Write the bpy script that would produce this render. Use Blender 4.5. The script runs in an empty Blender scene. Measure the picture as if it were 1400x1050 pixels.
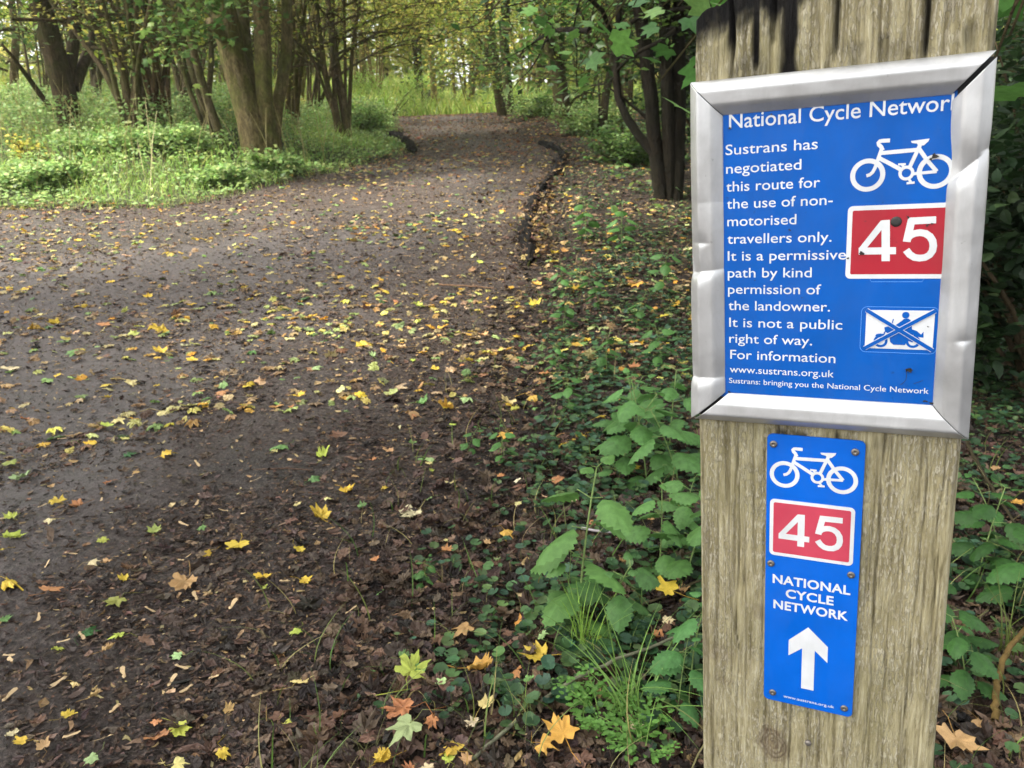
import bpy, math, random
import numpy as np
from mathutils import Matrix, Vector

S = bpy.context.scene
COL = S.collection
RS = np.random.RandomState(7)
random.seed(7)

# ------------------------------------------------------------------ camera
F = 1087.0                                   # focal length in photo pixels (1400 wide)
CAMZ = 1.0
up = -np.array([150., -3728., -F]); up /= np.linalg.norm(up)
fw = np.array([0, 0, -1.0]); fw -= fw @ up * up; fw /= np.linalg.norm(fw)
A = np.array([np.cross(fw, up), fw, up])     # camera space -> world
CAM = np.array([0, 0, CAMZ])
cam = bpy.data.cameras.new("camera"); camo = bpy.data.objects.new("camera", cam); COL.objects.link(camo)
cam.sensor_fit = 'HORIZONTAL'; cam.sensor_width = 36; cam.lens = F / 1400 * 36
cam.clip_start = 0.02; cam.clip_end = 500
m4 = np.eye(4); m4[:3, :3] = A; m4[:3, 3] = CAM
camo.matrix_world = Matrix(m4.tolist())
S.camera = camo
cam.dof.use_dof = True; cam.dof.focus_distance = 0.75; cam.dof.aperture_fstop = 20

# ------------------------------------------------------------------ light
SUN_AZ, SUN_EL = math.radians(-98), math.radians(55)   # azimuth from +Y towards +X
w = bpy.data.worlds.new("World"); S.world = w; w.use_nodes = True
nt = w.node_tree; bg = nt.nodes["Background"]
sky = nt.nodes.new("ShaderNodeTexSky"); sky.sky_type = 'NISHITA'; sky.sun_disc = False
sky.sun_elevation = SUN_EL; sky.sun_rotation = SUN_AZ
sky.air_density = 1.2; sky.dust_density = 3.5
hs = nt.nodes.new("ShaderNodeHueSaturation"); hs.inputs["Saturation"].default_value = 0.16
nt.links.new(sky.outputs[0], hs.inputs["Color"]); nt.links.new(hs.outputs[0], bg.inputs[0])
bg.inputs[1].default_value = 0.15
sl = bpy.data.lights.new("sun", 'SUN'); so = bpy.data.objects.new("sun", sl); COL.objects.link(so)
sl.energy = 3.2; sl.angle = math.radians(9); sl.color = (1, 0.94, 0.82)
sd = Vector((math.sin(SUN_AZ) * math.cos(SUN_EL), math.cos(SUN_AZ) * math.cos(SUN_EL), math.sin(SUN_EL)))
so.rotation_euler = (-sd).to_track_quat('-Z', 'Y').to_euler(); so.location = (-20, 10, 20)
S.view_settings.view_transform = 'Standard'; S.view_settings.look = 'None'
S.view_settings.gamma = 1; S.view_settings.exposure = 2.0
S.render.engine = 'CYCLES'
cy = S.cycles
cy.max_bounces = 6; cy.diffuse_bounces = 3; cy.glossy_bounces = 2; cy.transmission_bounces = 3; cy.transparent_max_bounces = 4
cy.use_adaptive_sampling = True; cy.adaptive_threshold = 0.015
cy.use_denoising = True
try: cy.denoiser = 'OPENIMAGEDENOISE'
except Exception: pass

# ------------------------------------------------------------------ helpers
def lin(r, g, b):
    f = lambda c: (c / 255 / 12.92) if c / 255 <= .04045 else ((c / 255 + .055) / 1.055) ** 2.4
    return (f(r), f(g), f(b))

def ray(px, py):
    v = A @ np.array([px - 700., 525. - py, -F]); return v / np.linalg.norm(v)

def P(px, py, d):
    """world point on the pixel's ray at horizontal distance d"""
    v = ray(px, py); return CAM + v * (d / math.hypot(v[0], v[1]))

def _h(ix, iy, s):
    n = (ix.astype(np.int64) * 374761393 + iy.astype(np.int64) * 668265263 + s * 974634777) & 0xffffffff
    n = ((n ^ (n >> 13)) * 1274126177) & 0xffffffff
    return ((n ^ (n >> 16)) & 0xffff) / 65535.0

def vn(x, y, s=0):
    x = np.asarray(x, float); y = np.asarray(y, float)
    ix = np.floor(x); iy = np.floor(y); fx = x - ix; fy = y - iy
    fx = fx * fx * (3 - 2 * fx); fy = fy * fy * (3 - 2 * fy)
    a = _h(ix, iy, s); b = _h(ix + 1, iy, s); c = _h(ix, iy + 1, s); d = _h(ix + 1, iy + 1, s)
    return (a + (b - a) * fx) * (1 - fy) + (c + (d - c) * fx) * fy

def fbm(x, y, s=0, o=4):
    r = 0; a = .5; t = 0
    for k in range(o):
        r = r + a * vn(np.asarray(x) * 2 ** k, np.asarray(y) * 2 ** k, s + k * 17); t += a; a *= .5
    return r / t

def sstep(a, b, x):
    t = np.clip((np.asarray(x, float) - a) / (b - a), 0, 1); return t * t * (3 - 2 * t)

def build(name, V, faces, mat=None, parent=None, smooth=False, tint=None, attrs=None, mats=None, midx=None):
    """V (N,3); faces: list of index arrays (M,k)"""
    me = bpy.data.meshes.new(name)
    V = np.asarray(V, np.float32)
    faces = [np.asarray(f, np.int32) for f in faces if len(f)]
    loops = np.concatenate([f.ravel() for f in faces]); npoly = sum(len(f) for f in faces)
    tot = np.concatenate([np.full(len(f), f.shape[1], np.int32) for f in faces])
    st = np.concatenate([[0], np.cumsum(tot)[:-1]]).astype(np.int32)
    me.vertices.add(len(V)); me.vertices.foreach_set("co", V.ravel())
    me.loops.add(len(loops)); me.loops.foreach_set("vertex_index", loops)
    me.polygons.add(npoly); me.polygons.foreach_set("loop_start", st)
    me.polygons.foreach_set("use_smooth", np.full(npoly, bool(smooth)))
    for m in (mats or ([mat] if mat else [])): me.materials.append(m)
    if midx is not None: me.polygons.foreach_set("material_index", np.asarray(midx, np.int32))
    if tint is not None:
        at = me.attributes.new("tint", 'FLOAT_COLOR', 'POINT')
        c = np.ones((len(V), 4), np.float32); c[:, :3] = tint; at.data.foreach_set("color", c.ravel())
    for k, v in (attrs or {}).items():
        at = me.attributes.new(k, 'FLOAT', 'POINT'); at.data.foreach_set("value", np.asarray(v, np.float32))
    me.update(calc_edges=True); me.validate()
    o = bpy.data.objects.new(name, me); COL.objects.link(o)
    if parent: o.parent = parent
    return o

def tag(o, label=None, cat=None, group=None, kind=None):
    if label: o['label'] = label
    if cat: o['category'] = cat
    if group: o['group'] = group
    if kind: o['kind'] = kind
    return o

def empty(name, loc=(0, 0, 0), rz=0, scale=1):
    o = bpy.data.objects.new(name, None); COL.objects.link(o); o.empty_display_size = .1
    o.location = tuple(loc); o.rotation_euler = (0, 0, rz); o.scale = (scale,) * 3
    return o

def copy_tree(o, parent=None):
    c = o.copy(); COL.objects.link(c)
    if parent: c.parent = parent
    for ch in [q for q in o.children]: copy_tree(ch, c)
    return c

class MB:
    def __init__(s): s.V = []; s.F = {}; s.T = []; s.n = 0
    def add(s, V, faces, tint=(1, 1, 1)):
        V = np.asarray(V, float).reshape(-1, 3)
        for f in faces:
            f = np.asarray(f)
            if len(f): s.F.setdefault(f.shape[1], []).append(f + s.n)
        s.V.append(V); t = np.empty((len(V), 3)); t[:] = tint; s.T.append(t); s.n += len(V)
    def tube(s, pts, rad, k=6, tint=(1, 1, 1), rough=0, seed=0):
        pts = np.asarray(pts, float); n = len(pts); rad = np.broadcast_to(np.asarray(rad, float), (n,))
        d = np.gradient(pts, axis=0); d /= np.linalg.norm(d, axis=1)[:, None] + 1e-9
        ref = np.array([1., 0, 0]) if abs(d[0, 0]) < .8 else np.array([0, 1., 0])
        u = np.cross(d, ref); u /= np.linalg.norm(u, axis=1)[:, None] + 1e-9; v = np.cross(d, u)
        a = np.arange(k) / k * 2 * np.pi
        R = rad[:, None] * np.ones((n, k))
        if rough:
            ln = np.concatenate([[0], np.cumsum(np.linalg.norm(np.diff(pts, axis=0), axis=1))])
            ca = np.cos(a) * 2.2; sa = np.sin(a) * 2.2
            R = R * (1 + rough * (2 * fbm(ca[None] + seed + 9, sa[None] * 1.0 + ln[:, None] * 1.3 + 20, seed, 4) - 1)
                     + rough * .8 * (2 * vn(ca[None] * 4 + 40, sa[None] * 4 + ln[:, None] * .8 + 30, seed + 3) - 1))
        V = pts[:, None] + R[..., None] * (np.cos(a)[None, :, None] * u[:, None] + np.sin(a)[None, :, None] * v[:, None])
        i = np.arange(n - 1)[:, None] * k; j = np.arange(k)[None]; j2 = (j + 1) % k
        q = np.stack([i + j, i + j2, i + k + j2, i + k + j], -1).reshape(-1, 4)
        s.add(V.reshape(-1, 3), [q, [list(range((n - 1) * k, n * k))]], tint)
    def scatter(s, tv, tf, pos, rot, size, tint):
        N = len(pos); tv = np.asarray(tv, float)
        V = np.einsum('nij,tj->nti', rot, tv) * np.asarray(size).reshape(-1, 1, 1) + np.asarray(pos)[:, None]
        off = (np.arange(N) * len(tv))[:, None, None]
        fs = [(np.asarray(f)[None] + off).reshape(-1, np.asarray(f).shape[1]) for f in tf]
        tt = np.asarray(tint, float)
        tt = np.broadcast_to(tt if tt.ndim == 2 else tt[None], (N, 3))
        s.add(V.reshape(-1, 3), fs, np.repeat(tt, len(tv), 0))
    def out(s, name, mat, parent=None, smooth=False, **kw):
        return build(name, np.concatenate(s.V), [np.concatenate(v) for v in s.F.values()], mat, parent, smooth, np.concatenate(s.T), **kw)

def rots(yaw, tilt, tdir, roll=None):
    """leaf rotations: local x = along leaf, z = leaf normal. spin about z by yaw then tilt about horizontal axis tdir"""
    n = len(yaw)
    c, s_ = np.cos(yaw), np.sin(yaw); Z = np.zeros(n); O = np.ones(n)
    Rz = np.stack([np.stack([c, -s_, Z], -1), np.stack([s_, c, Z], -1), np.stack([Z, Z, O], -1)], 1)
    ax = np.stack([np.cos(tdir), np.sin(tdir), Z], -1); ct, st = np.cos(tilt), np.sin(tilt)
    K = np.zeros((n, 3, 3)); K[:, 0, 2] = ax[:, 1]; K[:, 1, 2] = -ax[:, 0]; K[:, 2, 0] = -ax[:, 1]; K[:, 2, 1] = ax[:, 0]
    Rt = np.eye(3)[None] + st[:, None, None] * K + (1 - ct)[:, None, None] * (K @ K)
    return Rt @ Rz

def pal(n, cols, var=.18, rs=RS):
    c = np.array(cols)[rs.randint(0, len(cols), n)]
    return np.clip(c * (1 + var * rs.randn(n, 1)) * (1 + .06 * rs.randn(n, 3)), .003, .9)

# ------------------------------------------------------------------ materials
def nodes(name):
    m = bpy.data.materials.new(name); m.use_nodes = True
    t = m.node_tree; b = t.nodes["Principled BSDF"]; o = t.nodes["Material Output"]
    return m, t, b, o
def N(t, typ, **kw):
    n = t.nodes.new(typ)
    for k, v in kw.items():
        if k.startswith('i_'):
            k = k[2:]; n.inputs[int(k) if k.isdigit() else k].default_value = v
        else: setattr(n, k, v)
    return n
def noise(t, scale, detail=4, rough=.55, vec=None, dist=0):
    n = N(t, "ShaderNodeTexNoise"); n.inputs["Scale"].default_value = scale; n.inputs["Detail"].default_value = detail
    n.inputs["Roughness"].default_value = rough; n.inputs["Distortion"].default_value = dist
    if vec is not None: t.links.new(vec, n.inputs["Vector"])
    return n.outputs["Fac"]
def ramp(t, fac, stops, interp='LINEAR'):
    r = N(t, "ShaderNodeValToRGB"); r.color_ramp.interpolation = interp
    e = r.color_ramp.elements
    while len(e) < len(stops): e.new(.5)
    for q, (p, c) in zip(e, stops):
        q.position = p; q.color = (c, c, c, 1) if isinstance(c, (int, float)) else tuple(c) + (1,)
    t.links.new(fac, r.inputs[0]); return r.outputs[0]
def mix(t, fac, a, b, typ='MIX'):
    n = N(t, "ShaderNodeMix", data_type='RGBA', blend_type=typ)
    for s, v in ((n.inputs[0], fac), (n.inputs[6], a), (n.inputs[7], b)):
        if hasattr(v, 'is_output'): t.links.new(v, s)
        elif isinstance(v, (int, float)): s.default_value = v
        else: s.default_value = tuple(v) + (1,)
    return n.outputs[2]
def mth(t, op, a, b=None, clamp=False):
    n = N(t, "ShaderNodeMath", operation=op, use_clamp=clamp)
    for s, v in ((n.inputs[0], a), (n.inputs[1], b)):
        if v is None: continue
        if hasattr(v, 'is_output'): t.links.new(v, s)
        else: s.default_value = v
    return n.outputs[0]
def bump(t, h, strength, dist, b):
    n = N(t, "ShaderNodeBump"); n.inputs["Strength"].default_value = strength; n.inputs["Distance"].default_value = dist
    t.links.new(h, n.inputs["Height"]); t.links.new(n.outputs[0], b.inputs["Normal"]); return n
def attr(t, name, out="Fac"):
    n = N(t, "ShaderNodeAttribute", attribute_name=name); return n.outputs[out]
def objco(t, sc=(1, 1, 1)):
    c = N(t, "ShaderNodeTexCoord"); mp = N(t, "ShaderNodeMapping"); mp.inputs["Scale"].default_value = sc
    t.links.new(c.outputs["Object"], mp.inputs["Vector"]); return mp.outputs[0]

def leaf_mat(name, transl=.35, rough=.5, spec=.3, spots=0.0, scale=60):
    m, t, b, o = nodes(name)
    oi = N(t, "ShaderNodeObjectInfo")
    col = mix(t, 1.0, attr(t, "tint", "Color"), oi.outputs["Color"], 'MULTIPLY')
    co = objco(t)
    n1 = noise(t, scale, 3, .6, co)
    col = mix(t, .55, col, ramp(t, n1, [(.3, .55), (.7, 1.35)]), 'MULTIPLY')
    if spots:
        n2 = noise(t, scale * 1.7, 4, .7, co)
        col = mix(t, ramp(t, n2, [(.60, 0.0), (.68, spots)]), col, lin(92, 58, 30))
    t.links.new(col, b.inputs["Base Color"]); b.inputs["Roughness"].default_value = rough
    b.inputs["Specular IOR Level"].default_value = spec
    bump(t, n1, .25, .003, b)
    tr = N(t, "ShaderNodeBsdfTranslucent"); t.links.new(col, tr.inputs["Color"])
    mx = N(t, "ShaderNodeMixShader"); mx.inputs[0].default_value = transl
    t.links.new(b.outputs[0], mx.inputs[1]); t.links.new(tr.outputs[0], mx.inputs[2]); t.links.new(mx.outputs[0], o.inputs[0])
    return m
M_FOL = leaf_mat("foliage", .42, .5, .3, 0, 9)
M_PLANT = leaf_mat("plant_leaf", .3, .5, .3, 0, 70)
M_DEAD = leaf_mat("fallen_leaf", .12, .5, .35, .85, 70)
M_LITTER = leaf_mat("leaf_litter", .05, .55, .25, 0, 90)
M_GRASS = leaf_mat("grass_blade", .35, .45, .3, 0, 8)

def bark_mat():
    m, t, b, o = nodes("bark")
    oi = N(t, "ShaderNodeObjectInfo"); co = objco(t, (1, 1, .4)); c2 = objco(t)
    n1 = noise(t, 24, 7, .75, co, .6); n2 = noise(t, 2.2, 4, .6, c2); n3 = noise(t, 9, 4, .6, c2)
    c = ramp(t, n1, [(.28, lin(40, 33, 24)), (.5, lin(104, 92, 70)), (.75, lin(150, 136, 108))])
    c = mix(t, ramp(t, n2, [(.42, 0.0), (.62, .75)]), c, ramp(t, n3, [(.3, lin(50, 58, 22)), (.7, lin(96, 104, 48))]))
    c = mix(t, 1.0, c, oi.outputs["Color"], 'MULTIPLY')
    t.links.new(c, b.inputs["Base Color"]); b.inputs["Roughness"].default_value = .85
    b.inputs["Specular IOR Level"].default_value = .2
    bump(t, n1, 1.0, .06, b)
    return m
M_BARK = bark_mat()

def stem_mat():
    m, t, b, o = nodes("stem")
    oi = N(t, "ShaderNodeObjectInfo"); c2 = objco(t); n = noise(t, 60, 4, .6, c2)
    c = mix(t, 1.0, ramp(t, n, [(.3, .6), (.7, 1.3)]), oi.outputs["Color"], 'MULTIPLY')
    t.links.new(c, b.inputs["Base Color"]); b.inputs["Roughness"].default_value = .75; b.inputs["Specular IOR Level"].default_value = .12; bump(t, n, .5, .006, b)
    return m
M_STEM = stem_mat()

# ------------------------------------------------------------------ terrain
_py = np.array([-200, -10, 0, 2.5, 4, 6, 8, 10, 14, 18, 21, 23, 25, 29, 36, 48, 80, 200.])
_pz = np.array([-1, -.1, 0, 0, .05, .25, .48, .74, 1.18, 1.62, 1.93, 2.06, 2.06, 2.2, 2.95, 4.1, 6, 12.])
_ty = np.arange(-200, 200, .1); _tz = np.interp(_ty, _py, _pz)
_k = np.exp(-np.linspace(-2, 2, 21) ** 2); _k /= _k.sum(); _tz = np.convolve(np.pad(_tz, 10, 'edge'), _k, 'valid')
def H0(x, y): return np.interp(y, _ty, _tz) - .035 * np.clip(np.asarray(x) - .5, 0, 6)
def hit(px, py, f=H0):
    v = ray(px, py); t = np.geomspace(.4, 120, 3000); p = CAM + v * t[:, None]
    b = p[:, 2] < f(p[:, 0], p[:, 1])
    i = int(np.argmax(b)) if b.any() else len(t) - 1
    return p[i]

right_px = [(455, 1130), (500, 960), (545, 830), (640, 680), (685, 560), (703, 460), (722, 372), (722, 305), (737, 262), (768, 228), (768, 216), (742, 200), (700, 186)]
left_px = [(548, 181), (538, 188), (556, 196), (566, 207), (520, 222), (450, 238), (370, 257), (300, 273), (230, 283), (120, 287), (0, 289)]
PR = [hit(*q)[:2] for q in right_px]; PL = [hit(*q)[:2] for q in left_px]
crest = (PR[-1] + PL[0]) / 2
far = [np.array([PR[-1][0] - .2, 26]), np.array([PL[0][0] - 1.5, 27])]
POLY = np.array([np.array([-.55, -6.]), np.array([-.45, 0])] + PR + far + PL + [np.array([-14., 8.7]), np.array([-30, 8.]), np.array([-30., -6])])

def sdist(x, y):
    """distance to the path's edge, negative on the path"""
    x = np.asarray(x, float); y = np.asarray(y, float)
    d = np.full(x.shape, 1e9); ins = np.zeros(x.shape, bool)
    for a, b in zip(POLY, np.roll(POLY, -1, 0)):
        e = b - a; L = e @ e + 1e-12
        t = np.clip(((x - a[0]) * e[0] + (y - a[1]) * e[1]) / L, 0, 1)
        d = np.minimum(d, np.hypot(x - a[0] - t * e[0], y - a[1] - t * e[1]))
        c = (a[1] > y) != (b[1] > y)
        with np.errstate(divide='ignore', invalid='ignore'):
            xi = a[0] + (y - a[1]) / (b[1] - a[1] if b[1] != a[1] else 1e-9) * e[0]
        ins ^= c & (x < xi)
    return np.where(ins, -d, d)

def leftside(x, y): return (np.asarray(x) < np.interp(y, [8, 14, 22, 30], [0, -.6, -1.6, -3])) & (np.asarray(y) > 7)
def HB(x, y, d=None):
    x = np.asarray(x, float); y = np.asarray(y, float)
    if d is None: d = sdist(x, y)
    z = H0(x, y)
    out = np.clip(d, 0, None)
    z = z + np.where(leftside(x, y), .42 * sstep(.1, 3.2, out) + .05 * sstep(3, 10, out) * 6, 0)
    z = z + np.where(~leftside(x, y) & (x > 0), .05 * sstep(0, .5, out) + .05 * (fbm(x * 1.2, y * 1.2, 5) - .5) * sstep(0, 1, out), 0)
    return z
def H(x, y, d=None):
    x = np.asarray(x, float); y = np.asarray(y, float)
    if d is None: d = sdist(x, y)
    z = HB(x, y, d)
    r = np.hypot(x, y)
    verge = sstep(-.35, .25, d)
    z = z + .035 * (fbm(x * 1.6, y * 1.6, 3, 3) - .5) + (.012 + .022 * verge) * (fbm(x * 9, y * 9, 11, 3) - .5)
    mud = sstep(.42, .62, fbm(x * 1.1 + 5, y * .8 + 3, 21, 4) + .25 * verge)
    z = z + (.006 + .012 * mud + .008 * verge) * (fbm(x * 38, y * 38, 31, 3) - .5) * sstep(14, 5, r)
    return z
def mudmask(x, y, d):
    return np.clip(sstep(.40, .60, fbm(x * 1.1 + 5, y * .8 + 3, 21, 4) + .22 * sstep(-.7, .1, d)), 0, 1)
def hz(x, y): return float(H(np.array([x]), np.array([y]))[0])
def ghit(px, py):
    p = hit(px, py, HB); return p

def ground_mats():
    m, t, b, o = nodes("ground_surface")
    co = objco(t)
    e = attr(t, "edge"); mud = attr(t, "mud"); dry = attr(t, "dry"); lf = attr(t, "bank")
    n1 = noise(t, 14, 5, .6, co); n2 = noise(t, 75, 6, .75, co); n3 = noise(t, 170, 4, .75, co); n4 = noise(t, 3.2, 4, .6, co)
    tar = ramp(t, n3, [(.38, lin(26, 23, 21)), (.5, lin(66, 59, 55)), (.58, lin(88, 80, 74)), (.66, lin(142, 130, 118))])
    soil = ramp(t, n2, [(.34, lin(26, 21, 19)), (.5, lin(70, 61, 56)), (.62, lin(114, 101, 93))])
    soil = mix(t, ramp(t, n1, [(.35, 0.0), (.65, .6)]), soil, lin(56, 41, 32))
    mm = mth(t, 'ADD', mud, mth(t, 'MULTIPLY', mth(t, 'SUBTRACT', n2, .5), 2.2))
    c = mix(t, ramp(t, mm, [(.30, .08), (.66, 1.0)]), tar, soil)
    c = mix(t, mth(t, 'MULTIPLY', dry, ramp(t, n1, [(.3, .2), (.65, .95)])), c, ramp(t, n2, [(.3, lin(92, 85, 83)), (.7, lin(140, 131, 127))]))
    verge = ramp(t, n2, [(.3, lin(20, 15, 11)), (.5, lin(38, 29, 22)), (.75, lin(68, 52, 39))])
    c = mix(t, e, c, verge)
    c = mix(t, lf, c, ramp(t, n1, [(.3, lin(38, 40, 20)), (.7, lin(70, 74, 36))]))
    t.links.new(c, b.inputs["Base Color"])
    t.links.new(ramp(t, n1, [(.35, .48), (.65, .85)]), b.inputs["Roughness"])
    b.inputs["Specular IOR Level"].default_value = .3
    bump(t, mth(t, 'ADD', mth(t, 'MULTIPLY', n3, .6), n2), 1.0, .016, b)
    return m
M_GROUND = ground_mats()

def make_ground():
    th = np.concatenate([np.linspace(-180, -48, 34)[:-1], np.linspace(-48, 42, 640), np.linspace(42, 180, 36)[1:-1]])
    th = np.radians(th)
    r = np.concatenate([np.geomspace(.45, 30, 760), np.geomspace(30, 190, 40)[1:]])
    R, T = np.meshgrid(r, th, indexing='ij')
    X = R * np.sin(T); Y = R * np.cos(T)
    d = sdist(X, Y); Z = H(X, Y, d)
    nr, nth = X.shape
    V = np.stack([X, Y, Z], -1).reshape(-1, 3); V = np.vstack([V, [[0, 0, hz(0, 0)]]])
    i = np.arange(nr - 1)[:, None] * nth; j = np.arange(nth)[None]; j2 = (j + 1) % nth
    q = np.stack([i + j, i + nth + j, i + nth + j2, i + j2], -1).reshape(-1, 4)
    j = np.arange(nth); tri = np.stack([np.full(nth, len(V) - 1), j, (j + 1) % nth], -1)
    dn = d + .25 * (fbm(X * 3, Y * 3, 77, 4) - .5) * 2
    onp = (dn < .02)
    qc = onp.reshape(-1)[q].sum(1) >= 3
    edge = sstep(-.18, .22, dn)
    bank = np.where(leftside(X, Y), sstep(-.05, .5, dn), 0) * 1.0 + sstep(23, 25, Y) * sstep(-.3, .3, dn)
    dry = sstep(.52, .72, fbm(X * .55 + 1.2, Y * .5 + 8, 61, 4) + .28 * sstep(-.8, -2.2, X) * sstep(9, 5, Y)) * sstep(-.4, -1.4, d) * .75
    ap = lambda a: np.append(a.reshape(-1), 0)
    at = dict(edge=ap(edge), mud=ap(mudmask(X, Y, d)), dry=ap(dry), bank=np.clip(ap(bank), 0, 1))
    for nm, sel, extra in (("path", qc, None), ("ground", ~qc, tri)):
        f = q[sel]; fl = [f] + ([extra] if extra is not None else [])
        used = np.unique(np.concatenate([a.ravel() for a in fl])); mp = np.zeros(len(V), int); mp[used] = np.arange(len(used))
        g = build(nm, V[used], [mp[a] for a in fl], M_GROUND, smooth=True, attrs={k: v[used] for k, v in at.items()})
        tag(g, kind='structure')
make_ground()

# ------------------------------------------------------------------ the post and its signs
A3 = A
_n = np.array([300., -3725., -F]); _n /= np.linalg.norm(_n); _up = -_n
_hd = np.array([-2200., 140., -F]); _hd /= np.linalg.norm(_hd); _hd -= _hd @ _up * _up; _hd /= np.linalg.norm(_hd)
RX = A3 @ (-_hd); UZ = A3 @ _up; NV = np.cross(RX, UZ)       # right along face, up the post, outward normal
D0 = .65172
O0 = CAM - NV * D0
MP = np.eye(4); MP[:3, 0] = RX; MP[:3, 1] = -NV; MP[:3, 2] = UZ; MP[:3, 3] = O0
def on_post(a, h, b): return O0 + RX * a + NV * h + UZ * b
def post_frame(o, a, h, b):
    m = MP.copy(); m[:3, 3] = on_post(a, h, b); o.matrix_world = Matrix(m.tolist())

def wood_mat():
    m, t, b, o = nodes("weathered_wood")
    char = attr(t, "char"); gv = attr(t, "groove"); knot = attr(t, "knot")
    co = objco(t, (1, .6, .08)); c1 = objco(t, (1, .6, .24)); c2 = objco(t)
    n1 = noise(t, 230, 6, .7, co, .7)        # long fibres
    n2 = noise(t, 560, 4, .65, c1)              # short pale flakes
    n3 = noise(t, 7, 4, .6, c2); n4 = noise(t, 40, 4, .65, objco(t, (1, .6, .25)))
    c = ramp(t, n1, [(.28, lin(92, 84, 58)), (.42, lin(138, 128, 95)), (.56, lin(166, 156, 122)), (.74, lin(194, 187, 160))])
    fl = mth(t, 'MULTIPLY', ramp(t, n2, [(.48, 0.0), (.57, 1.0)]), ramp(t, n4, [(.36, .05), (.58, .9)]))
    c = mix(t, fl, c, lin(188, 179, 156))
    c = mix(t, ramp(t, n3, [(.48, 0.0), (.70, .5)]), c, lin(94, 92, 50))
    c = mix(t, mth(t, 'MULTIPLY', gv, .6), c, lin(62, 52, 30))
    c = mix(t, knot, c, ramp(t, n4, [(.3, lin(58, 44, 32)), (.7, lin(120, 104, 82))]))
    c = mix(t, char, c, ramp(t, n1, [(.35, lin(4, 4, 4)), (.8, lin(26, 21, 17))]))
    t.links.new(c, b.inputs["Base Color"]); b.inputs["Roughness"].default_value = .8
    b.inputs["Specular IOR Level"].default_value = .25
    bump(t, mth(t, 'ADD', n1, mth(t, 'MULTIPLY', fl, .35)), 1.0, .003, b)
    return m
M_WOOD = wood_mat()

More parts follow.
